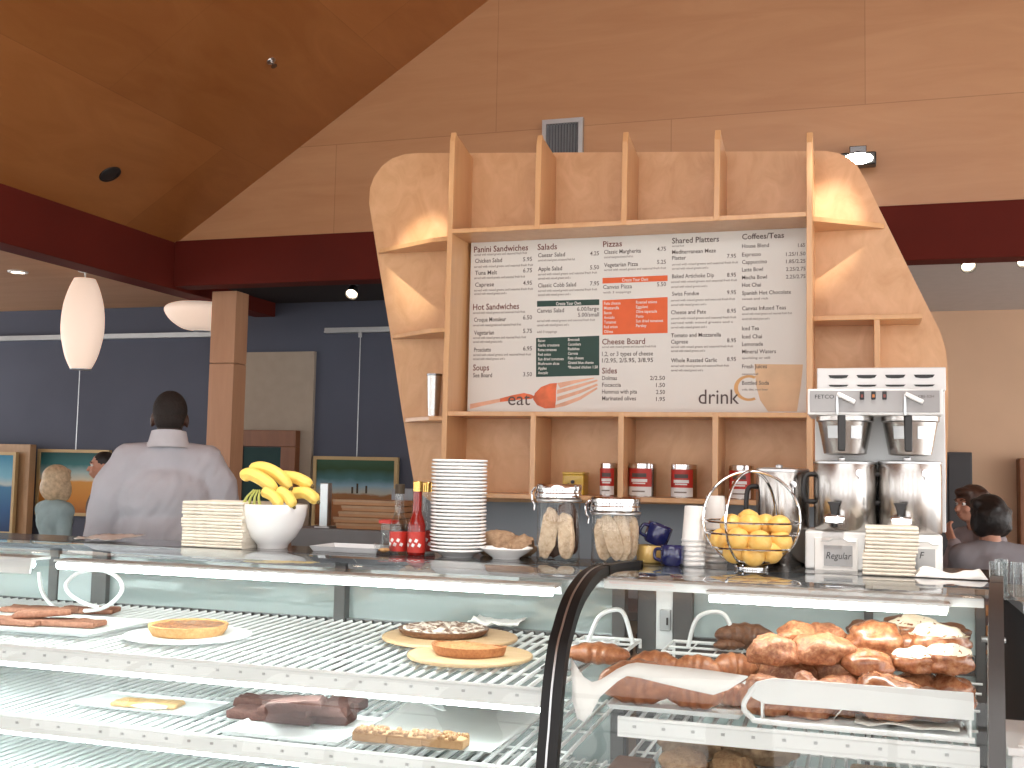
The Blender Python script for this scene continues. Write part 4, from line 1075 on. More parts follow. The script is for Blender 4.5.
# --- right case
# left tray with croissants
zr = shelf_z(3.4, 4)+.002
a = at(616, 704, Z=zr); c = at(742, 712, Z=zr)
tray('pastry_tray', a.x, c.x, 2.93, 3.42, zr, .014, 'white tray under the croissants in the right case', group='white pastry trays')
zt_ = zr+.005
C = [(638, 690, 2.985, 74, .15, 'large croissant at the front left, under the white reflection strip', 1), (694, 694, 2.985, 58, -.1, 'croissant at the front middle, under the white reflection strip', 2), (733, 690, 3.06, 40, .2, 'small croissant at the front right end of its tray', 3),
     (655, 667, 3.17, 50, .1, 'croissant at the back left, next to the door lock', 4), (697, 668, 3.17, 48, .0, 'croissant in the middle of the back row', 5), (733, 665, 3.22, 44, .45, 'croissant at the back right, tilted upwards', 6)]
for x, y, Y, wp, ro, lab, sd in C:
    z_ = zt_ if sd < 4 else zt_+.032
    croissant(x, y, Y, wp, lab, ro, z=z_, hz=1.05 if sd != 6 else 1.2, seed=sd)
croissant(598, 655, 3.18, 62, 'dark croissant half hidden by the black glass seal', .1, z=shelf_z(3.3, 1)+.008, mat='croissant', hz=.62, seed=9, group=None)
b = MB(); q0 = at(566, 672, Y=3.18); zc_ = shelf_z(3.3, 1)+.0005; b.box(q0.x-.05, -.765, 3.08, 3.29, zc_, zc_+.006)
tag(b.build('cake_card', 'dark_steel', smooth=0, bevel=.002), 'dark tray under the half hidden croissant', 'tray')
# middle and right trays: wide white tray with tall rounded front
xa, xb = at(752, 700, Y=2.88).x, at(974, 700, Y=2.88).x
zf0, zf1 = at(860, 712, Y=2.88).z, at(860, 685, Y=2.88).z
t = thing('scone_tray', 'wide white tray with a tall front lip under scones and iced buns', 'tray', ((xa+xb)/2, 3.1, zr))
b = MB(); b.box(xa+.02, xb-.004, 2.90, 3.62, zr, zr+.005); b.build('tray_floor', 'white_enamel', t, smooth=0)
b = MB()
fr = [(xa, zf0+.012), (xa-.012, zf0+.03), (xa+.01, zf1-.012), (xa+.05, zf1), (xb, zf1), (xb, zf0), (xa+.03, zf0)]
b.prism([(x, 2.885, z) for x, z in fr], (0, .006, 0)); b.build('front_lip', 'white_enamel', t, smooth=0, bevel=.002)
b = MB(); b.tube(crom([(xb, 2.872, zr+.010), (xa+.06, 2.872, zr+.012), (xa+.0, 2.874, zr+.02), (xa-.02, 2.88, zr+.05), (xa+.01, 2.885, zf1-.02)], 8), .007, 8); b.build('tray_rim', 'white_enamel', t)
for x, w_ in ((xa+.02, .005), (xb-.009, .005)):
    b = MB(); b.hexa([(x, 2.9, zr), (x+w_, 2.9, zr), (x+w_, 3.62, zr), (x, 3.62, zr), (x, 2.9, zf1-.02), (x+w_, 2.9, zf1-.02), (x+w_, 3.62, zr+.03), (x, 3.62, zr+.03)]); b.build('tray_side', 'white_enamel', t, smooth=0)
zt2 = zr+.007
G = 'scones in the right case'
SCN = [(768, 672, 3.0, 50, 40, 'front left', 1, zt2), (808, 673, 3.0, 48, 44, 'front middle, pale on top', 2, zt2), (838, 668, 3.06, 46, 42, 'front right', 3, zt2), (790, 664, 3.2, 54, 54, None, 4, zt2), (826, 658, 3.24, 50, 54, None, 5, zt2), (772, 660, 3.3, 50, 54, None, 6, zt2),
       (775, 652, 3.1, 54, 30, 'left side of the second layer', 7, None), (822, 650, 3.12, 56, 32, 'right side of the second layer with seeds on top', 8, None), (798, 638, 3.2, 42, 28, 'top of the pile, left', 9, None), (827, 636, 3.26, 38, 24, 'top of the pile, right', 10, None)]
for x, y, Y, wp, hp, lab, sd, z_ in SCN:
    M_ = None
    bun(x, y, Y, wp, hp, 'golden scone, ' + (lab or {4: 'buried in the middle of the pile', 5: 'buried behind the front right scone', 6: 'buried at the back left'}[sd]), 'scone', G, 'scone', sd, z=z_, nz=.3)
# parchment between scones and buns
A = at(838, 680, Y=2.98); B_ = at(850, 640, Y=3.5)
paper('parchment_sheet', [Vector((A.x-.01, 2.96, zt2+.002)), Vector((A.x+.07, 2.96, zt2+.10)), Vector((A.x+.10, 3.52, zt2+.18)), Vector((A.x+.02, 3.52, zt2+.02))], 'parchment', 'white parchment standing up between scones and iced buns', .004, 6)
A = at(905, 690, Y=2.95); B_ = at(972, 690, Y=2.95)
paper('parchment_sheet', [Vector((A.x-.12, 2.93, zt2+.001)), Vector((B_.x-.03, 2.93, zt2+.001)), Vector((B_.x-.0, 3.55, zt2+.02)), Vector((A.x-.10, 3.55, zt2+.02))], 'parchment', 'white parchment lying under the iced buns at the right end', .006, 9)
zt3 = zt2+.016
G = 'iced buns and turnovers at the right end'
BN = [(888, 676, 3.0, 66, 44, 'big brown turnover at the front of the right pile', 'danish', None, 1, zt3), (932, 678, 3.02, 52, 30, 'flat brown turnover at the front right of the pile', 'dark_pastry', None, 2, zt3), (872, 664, 3.17, 54, 36, 'turnover buried at the left of the right pile', 'danish', None, 3, zt3), (914, 662, 3.18, 54, 36, 'turnover buried in the middle of the right pile', 'danish', None, 4, zt3), (950, 662, 3.17, 46, 36, 'turnover buried at the right end of the pile', 'danish', None, 5, zt3),
      (868, 664, 3.09, 46, 26, 'orange brown turnover leaning at the left of the right pile', 'danish', None, 13, None), (914, 661, 3.13, 42, 26, 'pale iced turnover in the middle of the right pile', 'danish', 'icing', 14, None), (947, 660, 3.14, 46, 30, 'white iced turnover low at the right end', 'danish', 'icing', 15, None),
      (876, 641, 3.22, 56, 36, 'glossy brown bun at the upper left of the right pile', 'danish', None, 6, None), (938, 641, 3.2, 54, 30, 'bun covered in white icing at the upper right', 'danish', 'icing', 7, None), (908, 646, 3.24, 46, 32, 'reddish turnover between the two upper buns', 'danish', None, 8, None), (915, 631, 3.32, 48, 26, 'white iced bun at the top of the right pile', 'danish', 'icing', 9, None), (872, 630, 3.44, 44, 18, 'dark brown pastry at the back left of the right pile', 'dark_pastry', None, 10, None), (906, 624, 3.5, 40, 16, 'dark pastry peeking out behind the iced bun', 'dark_pastry', None, 11, None), (948, 631, 3.5, 40, 16, 'dark pastry at the back right corner', 'dark_pastry', None, 12, None)]
for x, y, Y, wp, hp, lab, mt, top, sd, z_ in BN:
    bun(x, y, Y, wp, hp, lab, mt, G, 'turnover' if 'turnover' in lab else 'iced_bun' if 'bun' in lab else 'dark_pastry', sd, z=z_, top=top, nz=.28)
croissant(745, 635, 3.63, 56, 'dark pastry on the wire rack behind the croissants', .1, mat='dark_pastry', z=.945, hz=.8, seed=14, group='dark pastries at the back', name='dark_pastry')
croissant(728, 637, 3.58, 30, 'smaller dark pastry left of the long one on the wire rack', .5, mat='dark_pastry', z=.945, hz=.6, seed=15, group='dark pastries at the back', name='dark_pastry')
# lower shelf of the right case
zl = shelf_z(3.2, 5)+.002
a, c = at(660, 768, Y=3.1), at(780, 768, Y=3.1)
paper('parchment_sheet', [Vector((a.x-.02, 2.95, zl+.004)), Vector((c.x, 2.95, zl+.004)), Vector((c.x, 3.6, zl+.01)), Vector((a.x-.02, 3.6, zl+.01))], 'parchment', 'white parchment on the lower shelf of the right case', .004, 3)
for k_, (x, y, Y, wp, hp, lab) in enumerate(((684, 757, 3.25, 44, 30, 'pale round roll on the lower shelf, leftmost'), (733, 757, 3.25, 48, 30, 'pale round roll on the lower shelf, second from the left'), (690, 735, 3.5, 60, 26, 'brown roll at the back of the lower shelf'), (760, 735, 3.52, 70, 30, 'large brown loaf at the back of the lower shelf'))):
    bun(x, y, Y, wp, hp, lab, 'crumb' if k_ < 2 else 'loaf', 'rolls on the lower shelf', 'bread_roll', k_+20, z=zl+.018, nz=.3)
x0, x1 = at(850, 750, Y=3.3).x, at(958, 750, Y=3.3).x
b = MB(); b.box(x0, x1, 3.2, 3.26, zl, zl+.10)  # reflection of wooden boards, built as a low solid box
tag(b.build('reflected_boards', 'board_wood', smooth=0, bevel=.012), 'reflected wooden boards shaped as a low box on the lower shelf at the right', 'box')
b = MB(); b.box(-.69, -.575, 3.0, 3.3, zl, zl+.05)
tag(b.build('dark_basket', 'brown_wood', smooth=0, bevel=.01), 'dark low basket on the lower shelf beside the black seal', 'basket')
# ------------------------------------------------------------------ things standing on the ledges
LZ = 1.1805
def kpx(p): return (Vector(p)-Vector((0, 0, EYE))).dot(_F)/FPX
def led(px, Y): p = at(px, 560, Y=Y); return Vector((p.x, Y, LZ))
def napkin(x0, x1, y0, y1, z, th, seed):
    """folded napkin: thin slab with a rounded fold at its front and soft corners"""
    b = MB(); rr = []; n = 9
    for i in range(n+1):
        u = i/n; x = x0+(x1-x0)*u
        w = .0015*noise.noise(Vector((u*5, seed, 1))); sag = .0012*noise.noise(Vector((u*3, seed, 7)))
        ring = []
        for k in range(7):
            a_ = PI/2+PI*k/6
            ring.append((x, y0+th/2+math.cos(a_)*th*.5+w, z+th/2+math.sin(a_)*th*.48+sag))
        ring += [(x, y1, z+th*.02+sag), (x, y1, z+th*.98+sag)]
        rr.append(ring)
    b.rings(rr); return b
def napkin_stack(px0, px1, Y0, Y1, n, th, where, group, jit=.004, lean=0., z0=LZ):
    x0, x1 = at(px0, 555, Y=Y0).x, at(px1, 555, Y=Y0).x
    for k in range(n):
        dx = random.uniform(-jit, jit)+lean*k; dy = random.uniform(0, .004); ex = random.uniform(-jit, jit)*.6
        o = napkin(x0+dx, x1+dx+ex, Y0+dy, Y1+dy, z0+k*th, th*.97, k+px0).build('napkin', 'napkin', smooth=60)
        tag(o, from_top(n-1-k, 'folded cream napkin') + ' of the stack ' + where, 'napkin', group)
napkin_stack(180, 241, 3.672, 3.90, 14, .0124, 'left of the banana bowl', 'napkins stacked left of the bananas')
napkin_stack(863, 916, 3.795, 3.925, 13, .0122, 'in front of the coffee brewer', 'napkins stacked before the coffee brewer', lean=.0006)
# bowl with bananas
c = led(272, 3.80); kk = kpx(c); R_ = 33.5*kk; H_ = c.z+.168
t = thing('white_bowl', 'deep white ceramic bowl full of bananas', 'bowl', c)
b = MB(); b.lathe(c, [(R_*.44, 0), (R_*.46, .012), (R_*.50, .018), (R_*.70, .045), (R_*.87, .085), (R_*.96, .125), (R_, .165), (R_*.985, .168), (R_*.95, .165), (R_*.90, .125), (R_*.80, .085), (R_*.6, .045), (R_*.3, .03)], 48); b.build('bowl_body', 'ceramic', t, smooth=50)
def banana(pts, Y, label, r=.0205, stem=False, yend=None):
    n_ = len(pts); P_ = [at(x, y, Y=Y+(0 if yend is None else (yend-Y)*i/(n_-1))) for i, (x, y) in enumerate(pts)]
    t = thing('banana', label, 'banana', P_[0], 'bananas in the white bowl')
    r *= 1.28; cv = crom(P_, 7); m_ = len(cv); rs = []
    for i in range(m_):
        u = i/(m_-1); rs.append(r*max(.25, min(1, (u+.02)/.16)**.6 * min(1, (1.03-u)/.2)**.6))
    b = MB(); b.tube(cv, rs, 7); b.build('banana_peel', 'banana', t, smooth=28, sub=1)
    d = (cv[-1]-cv[-3]).normalized()
    b = MB(); b.cyl(cv[-1]-d*.002, cv[-1]+d*.008, r*.3, r*.2, 8); b.build('banana_tip', 'banana_tip', t)
    if stem:
        d = (cv[0]-cv[2]).normalized(); b = MB(); b.tube([cv[0], cv[0]+d*.012+Vector((0, 0, -.012)), cv[0]+d*.016+Vector((0, 0, -.03))], [r*.5, r*.35, r*.3], 7); b.build('banana_stem', 'banana_stem', t)
banana([(241.5, 478), (250, 474), (263, 480), (277, 491)], 3.76, 'long banana lying leftmost across the top of the bowl', .0225)
banana([(250, 471), (261, 467.5), (277, 474), (291, 488)], 3.81, 'uppermost banana of the bowl', .022)
banana([(279, 476), (296, 478), (312, 486)], 3.86, 'banana pointing right at the back of the bowl', .021)
banana([(290, 494), (306, 493), (318, 502)], 3.83, 'banana sticking out past the right rim of the bowl', .021)
banana([(277, 490), (287, 496), (294, 507)], 3.74, 'short banana hanging into the right of the bowl', .019)
banana([(262, 491), (273, 496), (281, 507)], 3.72, 'short banana in the middle below the long one', .019)
sp = at(258, 492, Y=3.72)
for k_, (x, y) in enumerate(((242.5, 506), (248, 507.5), (254, 508), (260, 508))):
    q = at(x, y, Y=3.715); b = MB(); b.tube([sp+Vector((-.018+.006*k_, .004*k_, .008)), (sp+q)/2+Vector((-.014+.004*k_, 0, .008)), q], [.0035, .0048, .0075], 7)
    tag(b.build('banana_stalk', 'banana_stem'), 'greenish banana stalk at the left of the bowl, %s from the left' % ('first', 'second', 'third', 'fourth')[k_], 'banana', 'banana stalks')
# plates
c = led(457.5, 3.79); kk = kpx(c); R_ = 28*kk
pl0 = None; NP = 26; pitch = .0128
b = MB(); b.lathe(c, [(R_*.55, 0), (R_*.58, .004), (R_*.62, .005), (R_*.86, .020), (R_*.985, .0225), (R_, .024), (R_, .0285), (R_*.985, .0298), (R_*.86, .0235), (R_*.6, .0085), (R_*.2, .007)], 56)
o = b.build('plate', 'ceramic', smooth=50, base=c)
for k in range(NP):
    p = o if k == 0 else dup(o, (c.x+random.uniform(-.0014, .0014), c.y+random.uniform(-.001, .001), c.z+k*pitch))
    tag(p, from_top(NP-1-k, 'white plate') + ' in the tall stack beside the glass jars', 'plate', 'white plates in the tall stack')
c = led(506, 3.80); R_ = 27*kpx(c)
b = MB(); b.lathe(c, [(R_*.5, 0), (R_*.52, .005), (R_*.86, .026), (R_, .037), (R_*.995, .040), (R_*.84, .031), (R_*.5, .009), (R_*.1, .008)], 56)
tag(b.build('plate', 'ceramic', smooth=50), 'single white plate between the tall stack and the taller jar', 'plate')
# glass jars of biscotti
def biscotto(b, c, L, w_, th, rot, tilt, seed, lean=0.):
    M = Matrix.Translation(c) @ Matrix.Rotation(rot, 4, 'Z') @ Matrix.Rotation(tilt, 4, 'Y') @ Matrix.Rotation(lean, 4, 'X')
    n = 22; rr = []
    for yy in (-th/2, -th/2*.7, th/2*.7, th/2):
        s = .95 if abs(yy) == th/2 else 1; ring = []
        for i in range(n):
            a_ = 2*PI*i/n; x = math.cos(a_); z = math.sin(a_)
            x = x*(1 if x > 0 else .55); nz_ = 1+.16*noise.noise(Vector((x*4, z*6, seed)))
            ring.append(M @ Vector((x*w_*.62*s*nz_, yy+.004*noise.noise(Vector((x*9, z*9, seed+yy*30))), math.copysign(abs(z)**.6, z)*L/2*s*(nz_*.5+.5))))
        rr.append(ring)
    b.rings(rr)
def jar(px, wpx, ptop, Y, label, bis):
    c = led(px, Y); r = wpx/2*kpx(c); h = at(px, ptop, Y=Y-r*.3).z-LZ
    t = thing('glass_jar', label, 'jar', c, 'clear jars of biscotti'); hl = .05
    b = MB(); b.lathe(c, [(r*.90, 0), (r*.96, .006), (r*.96, h-hl-.02), (r*.93, h-hl-.006), (r*.93, h-hl)], 44, caps=False); b.build('jar_wall', 'jar_glass', t, smooth=60)
    b = MB(); b.lathe(c, [(r*.92, .0), (r*.92, .006)], 44); b.build('jar_base', 'jar_glass', t)
    b = MB(); b.lathe(c, [(r*.97, h-hl), (r*1.0, h-hl+.004), (r*1.0, h-hl+.016), (r*.97, h-hl+.02), (r*.97, h-.022), (r*1.01, h-.02), (r*1.01, h-.006), (r*.97, h), (r*.4, h+.001)], 44); ld = b.build('jar_lid', 'chrome', t, smooth=30)
    b = MB(); b.lathe(c, [(r*1.0, h-hl-.012), (r*1.015, h-hl-.010), (r*1.015, h-hl-.004), (r*1.0, h-hl-.002)], 44, caps=False); b.build('clamp_ring', 'steel', t)
    s = -1; q = Vector((c.x+s*r*1.03, c.y-.02, c.z))
    b = MB(); b.tube([q+Vector((0, 0, h-.012)), q+Vector((s*.014, 0, h-.03)), q+Vector((s*.012, 0, h-.06)), q+Vector((s*.002, 0, h-.075)), q+Vector((s*.004, 0, h-.095))], .0035, 6); b.tube([q+Vector((0, .03, h-.012)), q+Vector((s*.01, .03, h-.04)), q+Vector((0, .03, h-.06))], .003, 6); b.build('clamp', 'chrome', t)
    for k_, (dx, dy, L, w_, rot, tilt, mat, lab, zz) in enumerate(bis):
        L *= 1.08; w_ *= 1.22; b = MB(); biscotto(b, c+Vector((dx*r*.92, dy*r, .009+zz+L/2)), L, w_, .022, rot, tilt, k_+px)
        tag(b.build('biscotti', mat, smooth=50), lab, 'biscotti', 'biscotti in the glass jars')
jar(558, 45, 484, 3.82, 'taller clear jar with clamp lid holding plain and chocolate biscotti',
    [(-.48, -.42, .165, .052, .2, .14, 'biscotti', 'pale biscotti at the front left inside the taller jar', 0), (.42, -.45, .150, .05, -.15, -.05, 'biscotti', 'pale biscotti at the front right inside the taller jar', 0), (-.05, .12, .185, .055, .1, .22, 'chocolate', 'chocolate biscotti in the middle of the taller jar', 0), (.42, .30, .18, .05, -.3, -.08, 'chocolate', 'chocolate biscotti behind the right pale one in the taller jar', .01), (-.5, .35, .16, .05, .2, .05, 'chocolate', 'chocolate biscotti at the back left of the taller jar', 0)])
jar(615, 50, 497, 3.83, 'shorter wider clear jar with clamp lid holding pale biscotti',
    [(-.52, -.30, .135, .06, .25, -.10, 'biscotti', 'broad pale biscotti at the left inside the shorter jar', 0), (-.1, -.45, .15, .05, .1, -.30, 'biscotti', 'slanting pale biscotti at the front of the shorter jar', 0), (.30, -.35, .155, .05, -.1, -.12, 'biscotti', 'tall pale biscotti right of the slanting one in the shorter jar', 0), (.58, .0, .15, .05, -.5, .05, 'biscotti', 'pale biscotti against the right wall of the shorter jar', 0), (.05, .3, .16, .055, .1, .1, 'biscotti', 'pale biscotti at the back of the shorter jar', 0)])
# paper cups, upside down in two stacks
def cup_stack(px, Y, n, wpx, where, group):
    c = led(px, Y); r = wpx/2*kpx(c); h = .122; o = None
    for k in range(n):
        p0 = c+Vector((0, 0, k*.0165))
        if o is None:
            t = thing('paper_cup', '', 'paper cup', p0, group)
            b = MB(); b.lathe(p0, [(r*.94, .004), (r*.74, h*.98), (r*.72, h), (r*.66, h), (r*.66, h-.006), (.001, h-.006)], 36, caps=False); b.build('cup_wall', 'white_paper', t, smooth=40)
            b = MB(); b.lathe(p0, [(r*.95, 0), (r*1.0, .003), (r*.98, .008), (r*.93, .008)], 36, caps=False); b.build('rolled_rim', 'white_enamel', t, smooth=60); o = t
        else: t = dup(o, p0)
        t['label'] = from_top(n-1-k, 'white paper cup') + ' of the upturned stack ' + where
cup_stack(693.5, 3.87, 6, 25, 'left of the basket', 'paper cups left of the basket')
cup_stack(715, 4.06, 8, 25, 'behind the basket', 'paper cups behind the basket')
# mugs
def mug(c, r, h, mat, label, group, M=None, handle=-1, hang=0.):
    t = thing('mug', label, 'mug', c, group)
    X = Matrix.Translation(c) @ (M or Matrix.Identity(4)) @ Matrix.Translation(-Vector(c))
    b = MB(); b.lathe(c, [(r*.8, 0), (r*.95, h*.12), (r, h*.45), (r, h*.97), (r*.97, h), (r*.92, h*.97), (r*.9, h*.3), (r*.4, h*.1)], 32); b.bm.transform(X); b.build('mug_body', mat, t, smooth=50)
    s = handle; a_ = Vector((math.cos(hang)*s, math.sin(hang)*s, 0)); c = Vector(c)
    b = MB(); b.tube(crom([c+a_*r*.96+Vector((0, 0, h*.8)), c+a_*r*1.45+Vector((0, 0, h*.75)), c+a_*r*1.5+Vector((0, 0, h*.35)), c+a_*r*.93+Vector((0, 0, h*.22))], 5), .006, 8); b.bm.transform(X); b.build('mug_handle', mat, t)
k = kpx(led(670, 3.85))
mug(led(650, 3.90), 14*k, .062, 'yellow_glaze', 'small yellow mug below the tilted blue mug', 'mugs beside the paper cups', handle=1, hang=1.)
mug(led(672, 3.83), 11.5*k, .068, 'blue_glaze', 'dark blue mug standing right beside the paper cups', 'mugs beside the paper cups', handle=-1)
mug(led(654, 3.92)+Vector((0, 0, .066)), 13*k, .07, 'blue_glaze', 'dark blue mug leaning on top of the yellow mug', 'mugs beside the paper cups', M=Matrix.Rotation(.35, 4, 'Y'), handle=-1, hang=.6)
# fruit basket
c0 = at(751.5, 524, Y=3.86); kk = kpx(c0); R_ = 47.5*kk; c0.z = LZ+R_+.005
t = thing('fruit_basket', 'round chrome wire fruit basket made of hoops, full of oranges', 'basket', (c0.x, c0.y, LZ))
for ang in (.18, 1.12):
    d = Vector((math.cos(ang), math.sin(ang), 0))
    b = MB(); b.tube([c0+d*R_*math.cos(2*PI*i/64)+Vector((0, 0, R_*math.sin(2*PI*i/64))) for i in range(64)], .0048, 8, closed=True); b.build('hoop', 'chrome', t)
for hz_ in (-.06, -.30, -.60, -.86):
    r = R_*math.sqrt(1-hz_*hz_)
    b = MB(); b.tube([c0+Vector((r*math.cos(2*PI*i/56), r*math.sin(2*PI*i/56), hz_*R_)) for i in range(56)], .0035, 7, closed=True); b.build('wire_ring', 'chrome', t)
b = MB(); r = R_*.36; b.lathe((c0.x, c0.y, LZ), [(r, 0), (r, .006), (r*.94, .010), (r*.94, 0)], 40, caps=False); b.build('foot_ring', 'chrome', t)
FR = [(-.33, -.30, -.62, 'at the bottom left'), (.08, -.42, -.66, 'at the bottom front'), (.42, -.22, -.60, 'at the bottom right'), (.05, .28, -.66, 'at the bottom back'),
      (-.62, -.12, -.27, 'against the left hoop'), (-.24, -.50, -.24, 'at the front, left of the middle'), (.22, -.52, -.27, 'at the front, right of the middle'), (.62, -.10, -.28, 'low against the right hoop'), (-.30, .45, -.26, 'at the back left'), (.30, .45, -.26, 'at the back right'),
      (-.42, -.1, .11, 'upper left of the heap'), (-.02, -.18, .13, 'in the middle on top of the heap'), (.60, .0, .11, 'highest at the right'), (-.10, .32, .20, 'topmost at the back of the heap'), (.28, .22, .12, 'behind the right side of the heap')]
for k_, (x, y, z, lab) in enumerate(FR):
    z = z-.07 if z < -.5 else z-.17 if z < 0 else z-.25
    p = c0+Vector((x*.96, y*.96, z))*R_; r = .0405
    b = MB(); b.ball(p, (r, r, r*.94), 24, 16, nz=.06, nf=20, seed=k_)
    b.cyl(p+Vector((0, 0, r*.90)), p+Vector((0, 0, r*.96)), .005, .004, 8)
    tag(b.build('orange', 'orange_peel', smooth=60), 'pale orange ' + lab + ' in the wire basket', 'orange', 'oranges in the wire basket')
# thermal coffee servers and the twin brewer
def server(c, r, h, label, group):
    t = thing('coffee_server', label, 'coffee server', c, group)
    b = MB(); b.lathe(c, [(r*.96, .0), (r, .006), (r, h*.93), (r*.985, h*.95), (r*.985, h*.965)], 44); b.build('server_body', 'brushed', t, smooth=40)
    b = MB(); b.lathe(c, [(r*.99, h*.955), (r*1.01, h*.96), (r*1.01, h*.985), (r*.9, h), (r*.3, h*1.005)], 44); b.build('server_lid', 'steel', t, smooth=40)
    x = c.x-r*.36; y = c.y-r*.93
    b = MB(); b.box(x-.030, x+.038, y-.055, y+.02, c.z+h*.11, c.z+h*.235); sp_ = b.build('faucet_block', 'chrome', t, bevel=.006)
    b = MB(); b.cyl((x+.004, y-.035, c.z+h*.07), (x+.004, y-.035, c.z+h*.12), .011, seg=14); b.build('spout', 'black', sp_)
    b = MB(); b.prism([(x-.020, y-.04, c.z+h*.42), (x+.026, y-.04, c.z+h*.42), (x+.018, y-.04, c.z+h*.36), (x+.013, y-.04, c.z+h*.24), (x-.007, y-.04, c.z+h*.24), (x-.012, y-.04, c.z+h*.36)], (0, .018, 0)); b.build('faucet_lever', 'black', t, bevel=.003)
    b = MB(); b.cyl((x-.004, y+.012, c.z+h*.24), (x-.004, y+.012, c.z+h*.78), .008, seg=12); b.build('sight_gauge', 'jar_glass', t)
    hx = c.x-r*1.02
    b = MB(); b.tube(crom([(hx+.005, c.y-.02, c.z+h*.80), (hx-.026, c.y-.03, c.z+h*.76), (hx-.028, c.y-.03, c.z+h*.45), (hx+.005, c.y-.02, c.z+h*.40)], 5), .009, 8); b.build('carry_handle', 'black', t)
    b = MB(); b.cyl((c.x+r*.45, c.y-r*.90, c.z+h*.83), (c.x+r*.45, c.y-r*.97, c.z+h*.83), .012, seg=16); b.cyl((c.x+r*.45, c.y-r*.94, c.z+h*.74), (c.x+r*.45, c.y-r*.95, c.z+h*.83), .003, seg=6); b.build('vent_knob', 'chrome', t)
    b = MB(); b.lathe((c.x-r*.1, c.y-r*.5, c.z+h*.99), [(.012, 0), (.014, .012), (.004, .016)], 16); b.build('lid_knob', 'chrome', t)
    return t
YB0 = 3.95
def bp(px, py, Y=YB0): return at(px, py, Y=Y)
x0, x1 = bp(805, 570).x, bp(943, 570).x; zb1 = bp(870, 533).z
br = thing('coffee_brewer', 'twin coffee brewer with steel front, two baskets and white base', 'coffee brewer', ((x0+x1)/2, 4.1, LZ))
b = MB(); b.box(x0, x1, YB0, 4.24, LZ, zb1); bs = b.build('base', 'white_enamel', br, smooth=0, bevel=.006)
yc = 4.175
b = MB(); b.box(bp(815, 500, yc).x, bp(946, 500, yc).x, yc, 4.24, zb1, bp(870, 390, yc).z); b.build('column', 'white_enamel', br, smooth=0, bevel=.003)
hz0, hz1 = bp(870, 415, 3.955).z, bp(870, 388.5, 3.955).z
hx0, hx1 = bp(807.5, 400, 3.955).x, bp(943, 400, 3.955).x
b = MB(); b.box(hx0, hx1, 3.962, 4.24, hz0, hz1); hd = b.build('head', 'white_enamel', br, smooth=0, bevel=.004)
b = MB(); b.box(hx0+.008, hx1-.01, 3.956, 3.963, hz0+.010, hz1-.007); fp_ = b.build('front_panel', 'panel_grey', br, smooth=0, bevel=.001)
uz1 = bp(870, 367.5, 4.06).z
ux0, ux1 = bp(817, 380, 4.06).x, bp(946, 380, 4.06).x
b = MB(); b.box(ux0, ux1, 4.065, 4.24, hz1, uz1); top = b.build('top_housing', 'white_enamel', br, smooth=0, bevel=.004)
b = MB()
for i in range(4):
    xc = ux0+(ux1-ux0)*(.17+.222*i)
    for z_, h_ in ((uz1-.032, .012), (uz1-.064, .007)):
        b.prism([(xc-.034, 4.064, z_+h_*.5), (xc+.034, 4.064, z_+h_*.5), (xc+.028, 4.064, z_-h_*.3), (xc+.012, 4.064, z_-h_*.5), (xc-.012, 4.064, z_-h_*.5), (xc-.028, 4.064, z_-h_*.3)], (0, -.003, 0))
b.build('vent_slots', 'black', top, smooth=0)
def sign_text(parent, name, mat, s, px0, py, px1, cap, Y, shear=0.):
    cu = bpy.data.curves.new('t', 'FONT'); cu.body = s; cu.resolution_u = 3; cu.shear = shear
    o = bpy.data.objects.new('t', cu); COL.objects.link(o); bpy.context.view_layer.update()
    me = bpy.data.meshes.new_from_object(o.evaluated_get(bpy.context.evaluated_depsgraph_get()))
    xs = [v.co.x for v in me.vertices]; p = at(px0, py, Y=Y); q = at(px1, py, Y=Y)
    sx = (q.x-p.x)/(max(xs)-min(xs)); sz = cap/.73*kpx(p)
    for v in me.vertices: v.co = Vector((p.x+(v.co.x-min(xs))*sx, Y, p.z+v.co.y*sz))
    bpy.data.objects.remove(o)
    me.name = name; return place(me, name, mat, parent, smooth=0)
sign_text(fp_, 'maker_lettering', 'black', 'FETCO', 815, 398.5, 834, 4, 3.955)
sign_text(fp_, 'model_lettering', 'ink_dark', 'CBS-52H', 918, 397.5, 934, 2.5, 3.955)
for px, mt in ((862, 'switch_red'), (873.5, 'switch_amber'), (884.5, 'switch_red')):
    p = bp(px, 395.5, 3.955); b = MB(); b.box(p.x-.007, p.x+.007, 3.948, 3.957, p.z-.014, p.z+.014); sw = b.build('switch', 'black', fp_, bevel=.002)
    b = MB(); b.box(p.x-.004, p.x+.004, 3.945, 3.949, p.z-.007, p.z+.003); b.build('switch_light', mt, sw, smooth=0)
bcx = [bp(845, 430, 4.06).x, bp(910, 430, 4.06).x]
